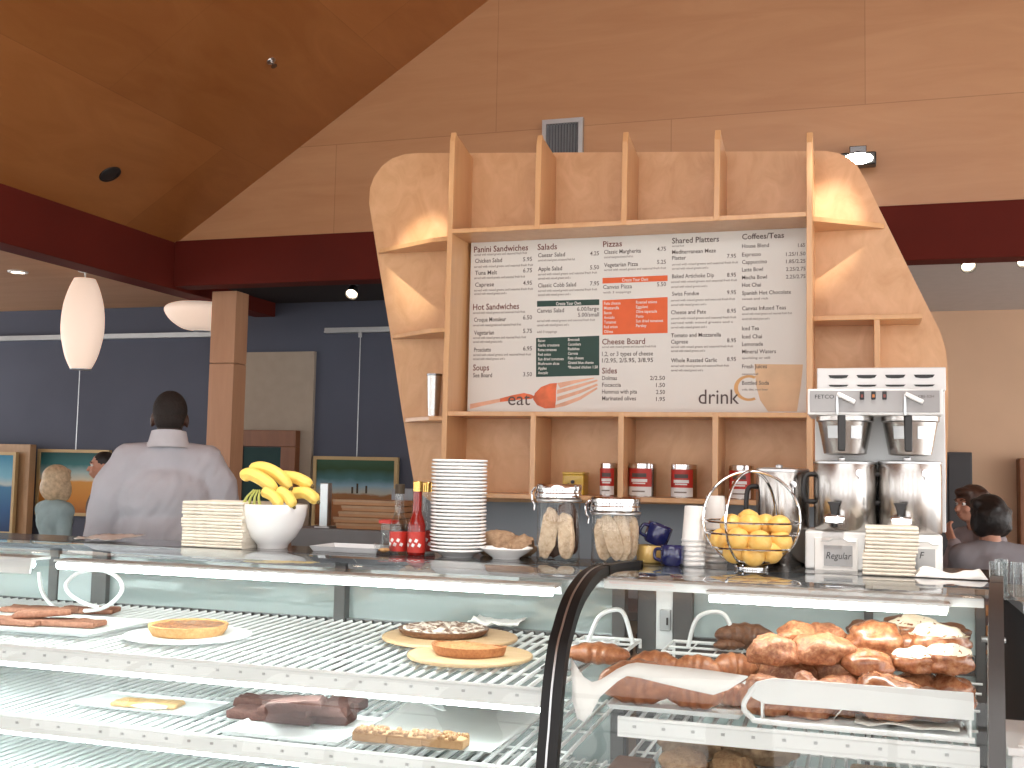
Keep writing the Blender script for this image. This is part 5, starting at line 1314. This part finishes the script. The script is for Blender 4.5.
for i, cx in enumerate(bcx):
    zt_, zb_ = hz0-.001, bp(845, 455, 4.06).z; kk = kpx((cx, 4.06, 1.5)); rt, rb = 27*kk, 20.5*kk
    b = MB(); b.lathe((cx, 4.06, 0), [(rb*.7, zb_), (rb, zb_+.004), (rt*.97, zt_-.02), (rt*1.03, zt_-.016), (rt*1.03, zt_)], 40); bk = b.build('brew_basket', 'brushed', br, smooth=40)
    hx = cx-.012
    b = MB(); b.prism([(hx-.012, 4.06-rt-.004, zt_+.002), (hx+.016, 4.06-rt-.004, zt_+.002), (hx+.014, 4.06-rb-.045, zb_+.012), (hx-.010, 4.06-rb-.045, zb_+.012)], (0, .018, 0)); b.build('basket_handle', 'black', bk, bevel=.004)
    for s in (-1, 1):
        b = MB(); g0, g1 = [], []
        for q in range(8):
            a_ = math.radians(-90+s*(14+26*q/7)); rr_ = (rt+rb)/2*1.035
            g0.append((cx+rr_*math.cos(a_), 4.06+rr_*math.sin(a_), zb_+(zt_-zb_)*.42)); g1.append((cx+(rr_+.003)*math.cos(a_), 4.06+(rr_+.003)*math.sin(a_), zb_+(zt_-zb_)*.74))
        b.rings([g0, g1], close=False); b.build('caution_label', 'alu', bk)
    lx = bp((846, 914)[i], 398, 3.95)
    b = MB(); b.rbox((lx.x, 3.945, lx.z), (.066, .012, .016), (0, math.radians(27), 0)); b.build('lever', 'white_enamel', br, bevel=.004)
    b = MB(); b.box(lx.x-.034, lx.x-.024, 3.944, 3.954, hz0-.002, lx.z+.01); b.build('lever_post', 'alu', br, bevel=.002)
for i, (pxf, s) in enumerate((((814.5, 858, 824, 852.5), 'Regular'), ((904, 941, 911, 935), 'F'))):
    f0, f1 = bp(pxf[0], 552).x, bp(pxf[1], 552).x; z0_, z1_ = bp(840, 571).z, bp(840, 538).z
    b = MB(); b.box(f0, f1, YB0-.006, YB0, z0_, z1_); cf = b.build('card_frame', 'white_paper', br, smooth=0, bevel=.003)
    c0_, c1_ = bp(pxf[2], 552).x, bp(pxf[3], 552).x
    b = MB(); b.box(c0_, c1_, YB0-.009, YB0-.006, bp(840, 566).z, bp(840, 545.5).z); b.build('name_card', 'alu' if False else 'panel_card', cf, smooth=0)
    b = MB(); b.tube([(c0_-.01, YB0-.01, bp(840, 541).z), ((c0_+c1_)/2-.03, YB0-.01, bp(840, 541).z), ((c0_+c1_)/2-.015, YB0-.01, bp(840, 538.5).z), ((c0_+c1_)/2+.015, YB0-.01, bp(840, 538.5).z), ((c0_+c1_)/2+.03, YB0-.01, bp(840, 541).z), (c1_+.01, YB0-.01, bp(840, 541).z)], .003, 5); b.build('frame_clip', 'white_enamel', cf)
    sign_text(cf, 'handwriting', 'black', s, pxf[2]+2 if i == 0 else 919.5, 558.5, pxf[3]-1 if i == 0 else 924.5, 7, YB0-.0098, .25)
for i, px in enumerate((845.5, 910)):
    c = bp(px, 532, 4.06); kk = kpx(c); c.z = zb1+.001; h = bp(px, 461, 4.06).z-c.z
    server(Vector((c.x, 4.06, c.z)), 30.5*kk, h, ('left', 'right')[i]+' steel coffee server standing under the twin brewer', 'steel coffee servers')
c = led(782.5, 4.135); kk = kpx(c); server(c, 26*kk, bp(785, 468, 4.135).z-LZ, 'steel coffee server standing behind the fruit basket', 'steel coffee servers')
# white cloth at the right end
p0, p1 = led(914, 3.80), led(988, 3.80)
b = MB(); rows = []; n = 22
for i in range(n+1):
    u = i/n; row = []
    for j in range(11):
        v = j/10; x = p0.x+(p1.x-p0.x)*u; y = 3.80+.09*v
        hgt = (.038*(math.sin(v*PI)**.6))*(.55+.45*math.sin(u*7+1)*.6+.3*noise.noise(Vector((u*5, v*2, 1))))*min(1, 8*u+.1, 10*(1-u)+.05)
        row.append((x, y+.01*noise.noise(Vector((u*6, v, 3))), LZ+.0015+max(0, hgt)))
    rows.append(row)
b.rings(rows, close=False, caps=False)
tag(b.build('cloth_napkin', 'white_paper', smooth=70, solid=.0015), 'crumpled white cloth at the right end of the case top', 'cloth')
# left end of the ledge: paper, steel tray, glass dish, bottles, jar, loaf
p0, p1 = led(72, 3.72), led(110, 3.72)
paper('paper_or_reflection', [Vector((p0.x, 3.72, LZ+.001)), Vector((p1.x, 3.72, LZ+.001)), Vector((p1.x+.03, 3.90, LZ+.012)), Vector((p0.x+.03, 3.90, LZ+.012))], 'white_paper', 'white paper on the case top in front of the blonde woman', .006, 11)
p0, p1 = led(313, 3.74), led(376, 3.74)
tray('steel_tray', p0.x, p1.x, 3.74, 3.92, LZ, .02, 'low steel tray between the bananas and the bottles', 'tray_silver')
c = led(384, 3.74); r = 11*kpx(c)
t = thing('glass_dish', 'small cut glass dish at the end of the steel tray', 'dish', c)
b = MB(); b.lathe(c, [(r*.7, 0), (r*.75, .006), (r, .036), (r*.97, .04), (r*.85, .036), (r*.6, .012), (r*.1, .01)], 14); b.build('dish_body', 'jar_glass', t, smooth=20)
b = MB(); b.ball(c+Vector((0, 0, .016)), (r*.5, r*.5, .008), 16, 8, nz=.3); b.build('dish_content', 'crust', t)
def bottle(px, Y, ytop, mat_l, cap, label, wpx=18):
    c = led(px, Y); kk = kpx(c); r = wpx/2*kk; h = at(px, ytop, Y=Y).z-LZ
    t = thing('sauce_bottle', label, 'bottle', c, 'bottles beside the plates')
    b = MB(); b.lathe(c, [(r*.92, 0), (r, .005), (r, h*.40), (r*.85, h*.47), (r*.62, h*.54), (r*.52, h*.60), (r*.50, h*.92)], 28); b.build('bottle_glass', 'tumbler_glass' if mat_l is None else mat_l, t, smooth=50)
    b = MB(); b.lathe(c, [(r*.56, h*.86), (r*.56, h*.99), (r*.50, h)], 20); b.build('cap', cap, t)
    b = MB(); b.lathe(c, [(r*1.02, h*.04), (r*1.02, h*.32)], 28, caps=False); lb = b.build('label_band', 'red_label', t)
    b = MB()
    for i in range(5):
        a_ = math.radians(-130+i*20); b.rbox((c.x+r*1.03*math.cos(a_), c.y+r*1.03*math.sin(a_), LZ+h*(.14+.06*(i % 2))), (.011, .002, .012), (0, .5, a_+PI/2))
    b.build('label_print', 'white_enamel', lb, smooth=0)
plain('red_sauce', (.20, .008, .006), .15, coat=.4)
bottle(398, 3.80, 484, None, 'paint_dark', 'clear bottle with red label left of the red sauce bottle')
bottle(416, 3.77, 481, 'red_sauce', 'brass', 'dark red sauce bottle with gold cap beside the plate stack')
bottle(426, 3.86, 482, None, 'brass', 'clear bottle partly hidden by the plate stack')
c = led(388, 3.90); r = 9*kpx(c); h = at(388, 520, Y=3.9).z-LZ
t = thing('glass_shaker', 'glass shaker jar with flat red lid behind the glass dish', 'jar', c)
b = MB(); b.lathe(c, [(r*.9, 0), (r*.95, h*.1), (r*.85, h*.9)], 24); b.build('jar_wall', 'tumbler_glass', t)
b = MB(); b.lathe(c, [(r*1.15, h*.9), (r*1.15, h), (r*.5, h*1.02)], 24); b.build('jar_lid', 'red_label', t)
c = led(505, 3.905); kk = kpx(c)
b = MB(); b.ball(c+Vector((-.03, 0, .045)), (.075, .04, .05), 24, 14, nz=.35, nf=22, flat=-.045, seed=3); b.ball(c+Vector((.055, .005, .036)), (.055, .04, .042), 20, 12, nz=.35, nf=22, flat=-.036, seed=8)
tag(b.build('bread_loaf', 'loaf', smooth=60), 'brown knobbly loaf of bread behind the single white plate', 'bread')
# ------------------------------------------------------------------ right of the cases
q = at(1008, 603, Y=3.62)
t = thing('drinks_counter', 'dark counter with steel edge carrying tumblers at the right edge', 'counter', (.95, 3.9, 0))
b = MB(); b.box(.47, 1.5, 3.66, 4.25, 0, q.z-.03); b.build('cabinet', 'dark_paint', t, smooth=0)
b = MB(); b.box(.46, 1.52, 3.62, 4.27, q.z-.03, q.z); b.build('worktop', 'alu', t, smooth=0, bevel=.003)
k = 0
for px, Y, lab in ((996, 3.70, 'first from the left'), (1008, 3.72, 'second from the left'), (1020, 3.70, 'third from the left'), (1002, 3.82, 'behind the first two')):
    p = at(px, 600, Y=Y); c = Vector((p.x, Y, q.z+.0005)); r = 6.2*kpx(c); h = .115
    b = MB(); b.lathe(c, [(r*.8, 0), (r*.84, .008), (r, h), (r*.94, h), (r*.78, .012), (r*.2, .01)], 24)
    tag(b.build('glass_tumbler', 'tumbler_glass', smooth=40), 'clear glass tumbler on the drinks counter, ' + lab, 'glass', 'tumblers at the right edge')
p0, p1 = at(997, 598, Y=3.3), at(995, 735, Y=3.3)
t = thing('steel_post', 'thin steel post standing at the right end of the display case', 'post', (p0.x, 3.3, 0))
b = MB(); b.cyl((p0.x, 3.3, .012), (p0.x, 3.3, p0.z), .011, seg=16); b.ball((p0.x, 3.3, p0.z), .012); b.build('tube', 'alu', t)
b = MB(); b.lathe((p0.x, 3.3, 0), [(.05, 0), (.05, .008), (.015, .014)], 24); b.build('foot', 'alu', t)
b = MB(); b.cyl((p0.x-.04, 3.3, at(997, 640, Y=3.3).z), (p0.x+.02, 3.3, at(997, 640, Y=3.3).z), .008, seg=10); b.build('clamp', 'alu', t)
a = at(1003, 726, Y=3.25); bz = at(1003, 733, Y=3.1).z
t = thing('white_pedestal', 'white low cabinet with a sheet of paper at the lower right corner', 'cabinet', (.6, 3.1, 0))
xa = at(985, 735, Y=3.25).x+.03
b = MB(); b.box(xa, .9, 2.95, 3.27, .0, bz-.02); b.build('cabinet', 'white_enamel', t, smooth=0, bevel=.004)
b = MB(); b.box(xa-.01, .92, 2.94, 3.28, bz-.02, bz); b.build('worktop', 'white_enamel', t, smooth=0, bevel=.003)
b = MB(); xm = at(1003, 768, Y=3.0).x+.03; b.hexa([(xm, 2.96, bz+.0005), (xm+.21, 2.96, bz+.0005), (xm+.27, 3.22, bz+.0005), (xm+.06, 3.22, bz+.0005), (xm, 2.96, bz+.003), (xm+.21, 2.96, bz+.003), (xm+.27, 3.22, bz+.003), (xm+.06, 3.22, bz+.003)])
tag(b.build('paper_or_reflection', 'white_paper', smooth=0), 'printed sheet of paper on the white cabinet at the lower right', 'paper')
# dark tall cabinet against the beige wall
p0, p1 = at(947, 452, Y=9.6), at(972, 452, Y=9.6)
t = thing('tall_cabinet', 'dark narrow cabinet against the beige wall behind the seated people', 'cabinet', ((p0.x+p1.x)/2, 9.7, 0))
b = MB(); b.box(p0.x-.35, p1.x, 9.6, 9.88, 0, p0.z); b.build('cabinet_body', 'dark_paint', t, smooth=0, bevel=.004)
b = MB(); b.box(p0.x-.34, p0.x+.0, 9.585, 9.6, .06, p0.z-.03); b.box(p0.x+.01, p1.x-.01, 9.585, 9.6, .06, p0.z-.03); b.build('cabinet_door', 'dark_paint', t, smooth=0, bevel=.003)
p0 = at(1019, 458, Y=9.7)
b = MB(); b.box(p0.x, p0.x+.5, 9.7, 9.88, 0, p0.z); 
tag(b.build('wooden_screen', 'brown_wood', smooth=0, bevel=.01), 'reddish brown wooden screen cut off by the right edge', 'screen')
# ------------------------------------------------------------------ people
def capsule(b, p0, p1, r0, r1, seg=14):
    p0, p1 = Vector(p0), Vector(p1)
    b.cyl(p0, p1, r0, r1, seg); b.ball(p0, r0*1.0, seg, 8); b.ball(p1, r1*1.0, seg, 8)
def chain(b, pts, rs):
    for i in range(len(pts)-1): capsule(b, pts[i], pts[i+1], rs[i], rs[i+1])
def fuse(b, voxel, smooth_it=3):
    """melt overlapping closed shapes into one continuous surface"""
    me = b.mesh('tmp'); o = bpy.data.objects.new('tmp', me); COL.objects.link(o)
    md = o.modifiers.new('r', 'REMESH'); md.mode = 'VOXEL'; md.voxel_size = voxel
    if smooth_it: ms = o.modifiers.new('s', 'SMOOTH'); ms.iterations = smooth_it; ms.factor = .5
    bpy.context.view_layer.update()
    out = bpy.data.meshes.new_from_object(o.evaluated_get(bpy.context.evaluated_depsgraph_get()))
    bpy.data.objects.remove(o); bpy.data.meshes.remove(me)
    return out
def hand(b, w_, d, up, side, s=1., curl=.5):
    """palm, four bent fingers of different length and a thumb from the side of the palm"""
    w_, d, up = Vector(w_), Vector(d).normalized(), Vector(up).normalized()
    x = d.cross(up).normalized()*side; up = x.cross(d).normalized()*side
    for i in range(4):
        o_ = (i-1.5)*.019*s
        capsule(b, w_+x*o_*.7+d*.012*s, w_+x*o_+d*.085*s, .0135*s, .0115*s, 8)
        L = (.062, .072, .068, .054)[i]*s; k0 = w_+x*o_+d*.085*s
        a1 = curl*(.6+.1*i); k1 = k0+(d*math.cos(a1)-up*math.sin(a1))*L*.5; a2 = a1+curl; k2 = k1+(d*math.cos(a2)-up*math.sin(a2))*L*.32; a3 = a2+curl*.6; k3 = k2+(d*math.cos(a3)-up*math.sin(a3))*L*.24
        capsule(b, k0, k1, .0098*s, .009*s, 8); capsule(b, k1, k2, .009*s, .0082*s, 8); capsule(b, k2, k3, .0082*s, .0072*s, 8)
    t0 = w_-x*.022*s+d*.022*s; t1 = t0-x*.026*s+d*.026*s-up*.008*s; t2 = t1-x*.006*s+d*.030*s-up*.010*s
    capsule(b, t0, t1, .013*s, .0108*s, 8); capsule(b, t1, t2, .0105*s, .0085*s, 8)
def head(b, c, s, M):
    c = Vector(c)
    def E(o_, r): b.ball(c+M @ (Vector(o_)*s), tuple(q*s for q in r), 22, 16, M=M)
    E((0, .012, .02), (.075, .095, .095)); E((0, -.030, -.035), (.058, .062, .075)); E((0, -.055, -.078), (.032, .028, .025))
    E((0, -.098, -.022), (.011, .016, .022)); E((0, -.108, -.036), (.014, .014, .011)); E((0, -.080, .025), (.05, .018, .014))
    for sx in (-1, 1):
        E((sx*.077, .012, -.018), (.009, .020, .032)); E((sx*.040, -.066, -.032), (.022, .022, .022))
    E((0, -.088, -.062), (.024, .012, .006)); E((0, -.085, -.073), (.021, .012, .007))
def person(label, loc, rz, s, pose, skin, top, bottom, hair, collar=None, bulk=1., turn=0., seat=False, group=None):
    """pose gives joints in metres for a 1.75 m figure that faces local -y"""
    root = thing('person', label, 'person', (0, 0, 0), group)
    J = {k_: Vector(v)*s for k_, v in pose.items()}
    M = Matrix.Rotation(turn, 3, 'Z') @ Matrix.Rotation(pose.get('nod', (0, 0, 0))[0], 3, 'X')
    M4 = M.to_4x4()
    hc = J['head']; nk = J['neck']; ch = J['chest']; hp = J['hip']
    # --- body
    b = MB(); head(b, hc, s, M4)
    capsule(b, nk, hc+Vector((0, .02*s, -.06*s)), .060*s*bulk**.5, .056*s, 18)
    def torso(b, g):
        axis = (ch-hp)
        b.ball(ch+Vector((0, .0, .02*s)), ((.165*bulk+g)*s, (.115*bulk+g)*s, .17*s), 24, 14)
        b.ball(ch.lerp(hp, .5), ((.150*bulk+g)*s, (.112*bulk+g)*s, .19*s), 24, 14)
        b.ball(hp+Vector((0, 0, .03*s)), ((.165*bulk+g)*s, (.12*bulk+g)*s, .14*s), 24, 14)
        for sd in ('l', 'r'):
            capsule(b, nk+Vector((0, .01*s, -.055*s)), J['sh_'+sd], (.062+g)*s*bulk**.5, (.066+g)*s*bulk**.5, 18)
            capsule(b, ch.lerp(J['sh_'+sd], .35), J['sh_'+sd], (.10+g)*s, (.07+g)*s*bulk**.5, 18)
    torso(b, 0)
    for sd in ('l', 'r'):
        chain(b, [J['sh_'+sd], J['el_'+sd], J['wr_'+sd]], [.055*s*bulk**.5, .042*s*bulk**.5, .028*s])
        d = (J['wr_'+sd]-J['el_'+sd]).normalized()
        hd_ = Vector(pose['hand_'+sd]) if 'hand_'+sd in pose else d
        hand(b, J['wr_'+sd], hd_, Vector((0, 0, 1)) if abs(hd_.normalized().z) < .8 else Vector((0, -1, 0)), 1 if sd == 'l' else -1, s)
        chain(b, [J['th_'+sd], J['kn_'+sd], J['an_'+sd]], [.085*s*bulk**.5, .056*s, .040*s])
        capsule(b, J['an_'+sd], J['an_'+sd]+Vector((0, -.10*s, -.03*s)), .04*s, .03*s)
    me = fuse(b, .0065, 3); body = place(me, 'body', skin, root, smooth=80)
    # --- clothes
    b = MB(); torso(b, .016)
    slim = pose.get('cuff', (1, 0, 0))[0]
    for sd in ('l', 'r'):
        e = J['el_'+sd].lerp(J['wr_'+sd], .93 if slim >= 1 else slim)
        if 'dl_'+sd in J: chain(b, [J['sh_'+sd], J['dl_'+sd], J['el_'+sd], e], [.080*s*bulk**.5, .082*s*bulk**.5, .072*s*bulk**.5, .052*s])
        else: chain(b, [J['sh_'+sd], J['el_'+sd], e], [(.070)*s*bulk**.5, (.058)*s*bulk**.5, .045*s])
    low = hp+Vector((0, 0, -.10*s)); capsule(b, hp, low, .125*s*bulk, .125*s*bulk, 20); b.ball(low, (.175*bulk*s, .13*bulk*s, .05*s), 22, 10)
    me = fuse(b, .009, 16 if collar else 7)
    for v in me.vertices:
        q = v.co; d = noise.noise(Vector((q.x*13, q.y*13, q.z*3.5)))*.010+noise.noise(Vector((q.x*30+q.z*16, q.y*30, q.z*12)))*.005
        v.co += Vector((q.x*.3, q.y*1.0, 0)).normalized()*d*s
    place(me, 'jacket' if collar else 'top', top, root, smooth=80)
    b = MB(); b.ball(hp+Vector((0, 0, -.02*s)), (.158*bulk*s, .118*bulk*s, .11*s), 22, 12)
    for sd in ('l', 'r'):
        chain(b, [J['th_'+sd], J['kn_'+sd], J['an_'+sd]+Vector((0, 0, .01))], [.102*s*bulk**.5, .074*s, .060*s])
    place(fuse(b, .011, 4), 'trousers', bottom, root, smooth=80)
    b = MB()
    for sd in ('l', 'r'):
        a_ = J['an_'+sd]; z_ = a_.z-.045*s
        capsule(b, a_+Vector((0, .02*s, -.02*s)), a_+Vector((0, -.13*s, -.035*s)), .046*s, .040*s); b.box(a_.x-.045*s, a_.x+.045*s, a_.y-.17*s, a_.y+.06*s, a_.z-.085*s, a_.z-.06*s)
    place(fuse(b, .009, 2), 'shoes', 'black', root, smooth=80)
    if collar:
        b = MB(); n = 26; rr = []
        for (rr_, dz) in ((.092, -.082), (.078, -.045), (.069, -.004), (.063, -.004), (.063, -.06)):
            rr.append([nk+Vector((math.cos(2*PI*i/n)*rr_*s*1.12, math.sin(2*PI*i/n)*rr_*s*1.08+.012*s, (dz+.075+.010*math.sin(2*PI*i/n))*s)) for i in range(n)])
        b.rings(rr, caps=False); b.build('collar', collar, root, smooth=60)
    b = MB(); c = hc
    def E(o_, r): b.ball(c+M4 @ (Vector(o_)*s), tuple(q*s for q in r), 22, 14, M=M4)
    kind, mat = hair
    if kind == 'crop':
        E((0, .018, .028), (.0775, .0955, .094)); E((0, .05, -.01), (.066, .062, .07))
    elif kind == 'bob':
        E((0, .022, .030), (.102, .115, .105)); E((0, .05, -.05), (.118, .088, .115)); E((.082, .008, -.07), (.038, .068, .10)); E((-.082, .008, -.07), (.038, .068, .10)); E((0, -.06, .075), (.062, .04, .03))
    elif kind == 'full':
        E((0, .026, .03), (.100, .112, .105)); E((0, .06, -.01), (.105, .10, .105)); E((.06, .04, -.035), (.055, .08, .085)); E((-.06, .04, -.035), (.055, .08, .085)); E((0, -.05, .08), (.07, .05, .032))
        for i in range(14):
            a_ = i*2.4; E((.085*math.cos(a_), .05+.07*math.sin(a_), -.07+.011*i), (.032, .032, .032))
    if kind == 'crop':
        # cut the cap along the hairline so that face and ears stay clear
        geom = b.bm.verts[:]+b.bm.edges[:]+b.bm.faces[:]
        bmesh.ops.bisect_plane(b.bm, geom=geom, plane_co=c+M4 @ Vector((0, -.045*s, .02*s)), plane_no=M4 @ Vector((0, -1, -.55)), clear_outer=True)
        bmesh.ops.bisect_plane(b.bm, geom=b.bm.verts[:]+b.bm.edges[:]+b.bm.faces[:], plane_co=c+Vector((0, 0, -.052*s)), plane_no=Vector((0, 0, -1)), clear_outer=True)
        bmesh.ops.holes_fill(b.bm, edges=b.bm.edges[:])
        b.build('hair', mat, root, smooth=60)
    else:
        place(fuse(b, .008, 3), 'hair', mat, root, smooth=80)
    for sx in (-1, 1):
        b = MB(); b.ball(c+M4 @ (Vector((sx*.031, -.079, .004))*s), .0115*s, 12, 8); ey = b.build('eye', 'eye_white', root)
        b = MB(); b.ball(c+M4 @ (Vector((sx*.031, -.0870, .004))*s), .0058*s, 10, 6); b.build('iris', 'black', ey)
        b = MB(); b.tube([c+M4 @ (Vector((sx*.016, -.094, .026))*s), c+M4 @ (Vector((sx*.034, -.093, .032))*s), c+M4 @ (Vector((sx*.052, -.080, .026))*s)], .004*s, 6); b.build('eyebrow', mat, root)
    b = MB(); b.tube([c+M4 @ (Vector((x, -.096+abs(x)*.35, -.067))*s) for x in (-.02, -.01, 0, .01, .02)], .0035*s, 6); b.build('lips', 'red_skin' if skin == 'skin_light' else skin, root)
    root.location = loc; root.rotation_euler = (0, 0, rz)
    return root
plain('red_skin', (.36, .12, .09), .5)
STAND = dict(head=(0, -.01, 1.635), neck=(0, .015, 1.49), chest=(0, .005, 1.27), hip=(0, 0, .98), sh_l=(.185, .01, 1.415), sh_r=(-.185, .01, 1.415), el_l=(.24, .03, 1.13), el_r=(-.24, .03, 1.13), wr_l=(.23, -.12, .92), wr_r=(-.23, -.12, .92), th_l=(.09, 0, .92), th_r=(-.09, 0, .92), kn_l=(.10, -.01, .50), kn_r=(-.10, -.01, .50), an_l=(.10, .02, .085), an_r=(-.10, .02, .085))
def pose(**kw): d = dict(STAND); d.update(kw); return d
# chef with his back to the counter
hp_ = at(171, 391, Y=4.62); s_ = hp_.z/1.75
person('man in a white chef jacket seen from behind, standing left of the bananas', (hp_.x, 4.62, 0), math.radians(212), s_,
       pose(sh_l=(.160, .0, 1.415), sh_r=(-.160, .0, 1.415), dl_l=(.226, .0, 1.31), dl_r=(-.226, .0, 1.31), el_l=(.275, -.04, 1.07), el_r=(-.275, -.04, 1.07), wr_l=(.17, -.27, 1.03), wr_r=(-.17, -.27, 1.03), neck=(0, .015, 1.49), head=(0, -.015, 1.63), chest=(0, .005, 1.24)),
       'skin_dark', 'jacket', 'dark_cloth', ('crop', 'hair_short'), collar='collar', bulk=1.27)
h2 = at(58, 466, Y=6.2)
person('blonde woman in a pale blue top standing before the orange painting', (h2.x, 6.2, 0), math.radians(160), h2.z/1.755,
       pose(sh_l=(.15, .01, 1.40), sh_r=(-.15, .01, 1.40), el_l=(.19, -.05, 1.13), wr_l=(.10, -.24, 1.06), el_r=(-.19, .02, 1.12), wr_r=(-.16, -.18, .98)), 'skin_light', 'aqua_cloth', 'dark_cloth', ('bob', 'hair_blonde'), turn=.2, bulk=.8)
hb = at(47, 497, Y=6.2)
h3 = at(104, 452, Y=6.9)
person('man in brown mostly hidden behind the chef, facing the blonde woman', (h3.x, 6.9, 0), math.radians(-50), h3.z/1.75,
       pose(), 'skin_light', 'brown_cloth', 'dark_cloth', ('crop', 'hair_black'))
# two seated people at the right on tall wooden chairs
SIT = dict(head=(0, -.05, 1.635), neck=(0, .0, 1.49), chest=(0, .02, 1.27), hip=(0, .08, .99), sh_l=(.165, .0, 1.40), sh_r=(-.165, .0, 1.40), th_l=(.09, .04, .95), th_r=(-.09, .04, .95), kn_l=(.11, -.38, .94), kn_r=(-.11, -.38, .94), an_l=(.11, -.36, .50), an_r=(-.11, -.36, .50))
def high_chair(x, y, rz, zs, label):
    t = thing('high_chair', label, 'chair', (0, 0, 0), 'tall wooden chairs')
    b = MB(); b.box(-.21, .21, -.20, .20, zs-.035, zs); b.build('seat', 'tray_wood', t, bevel=.008)
    for sx in (-1, 1):
        b = MB(); b.cyl((sx*.18, -.17, 0), (sx*.17, -.16, zs-.03), .018, seg=12); b.build('leg', 'tray_wood', t)
        b = MB(); b.tube([(sx*.20, .20, 0), (sx*.185, .175, zs), (sx*.185, .215, zs+.33)], .018, 10); b.build('leg', 'tray_wood', t)
    for dz in (.10, .19, .28):
        b = MB(); b.tube(crom([(-.185, .19+dz*.1, zs+dz), (0, .235+dz*.1, zs+dz), (.185, .19+dz*.1, zs+dz)], 5), .018, 8, flat=1.3); b.build('back_slat', 'tray_wood', t)
    for dy in (-.165, .18):
        b = MB(); b.cyl((-.18, dy, zs*.38), (.18, dy, zs*.38), .012, seg=10); b.build('stretcher', 'tray_wood', t)
    t.location = (x, y, 0); t.rotation_euler = (0, 0, rz); return t
def seated(px, py, Y, rz, label, P_, *a, **kw):
    h = at(px, py, Y=Y); s = h.z/1.75
    person(label, (h.x, Y, 0), rz, s, P_, *a, **kw); return h, s
A = dict(SIT); A.update(el_l=(.19, -.20, 1.15), wr_l=(.07, -.22, 1.40), hand_l=(-.5, -.1, .9), el_r=(-.21, -.12, 1.13), wr_r=(-.12, -.32, 1.06))
h, s = seated(977, 487, 6.5, math.radians(-62), 'brown haired person facing left with a hand to the chin, at the right', A, 'skin_light', 'mauve_cloth', 'dark_cloth', ('full', 'hair_brown'), turn=.15)
high_chair(h.x-.02, 6.54, math.radians(-62), .90*s, 'tall wooden chair under the brown haired person at the right')
B_ = dict(SIT); B_.update(el_l=(.22, -.10, 1.13), wr_l=(.12, -.30, 1.08), el_r=(-.22, -.10, 1.13), wr_r=(-.10, -.30, 1.08))
h, s = seated(990, 497, 5.65, math.radians(198), 'black haired person in a grey top seen from behind at the right', B_, 'skin_light', 'grey_cloth', 'dark_cloth', ('full', 'hair_black'), turn=.2)
high_chair(h.x-.02, 5.62, math.radians(198), .90*s, 'tall wooden chair under the black haired person at the right')
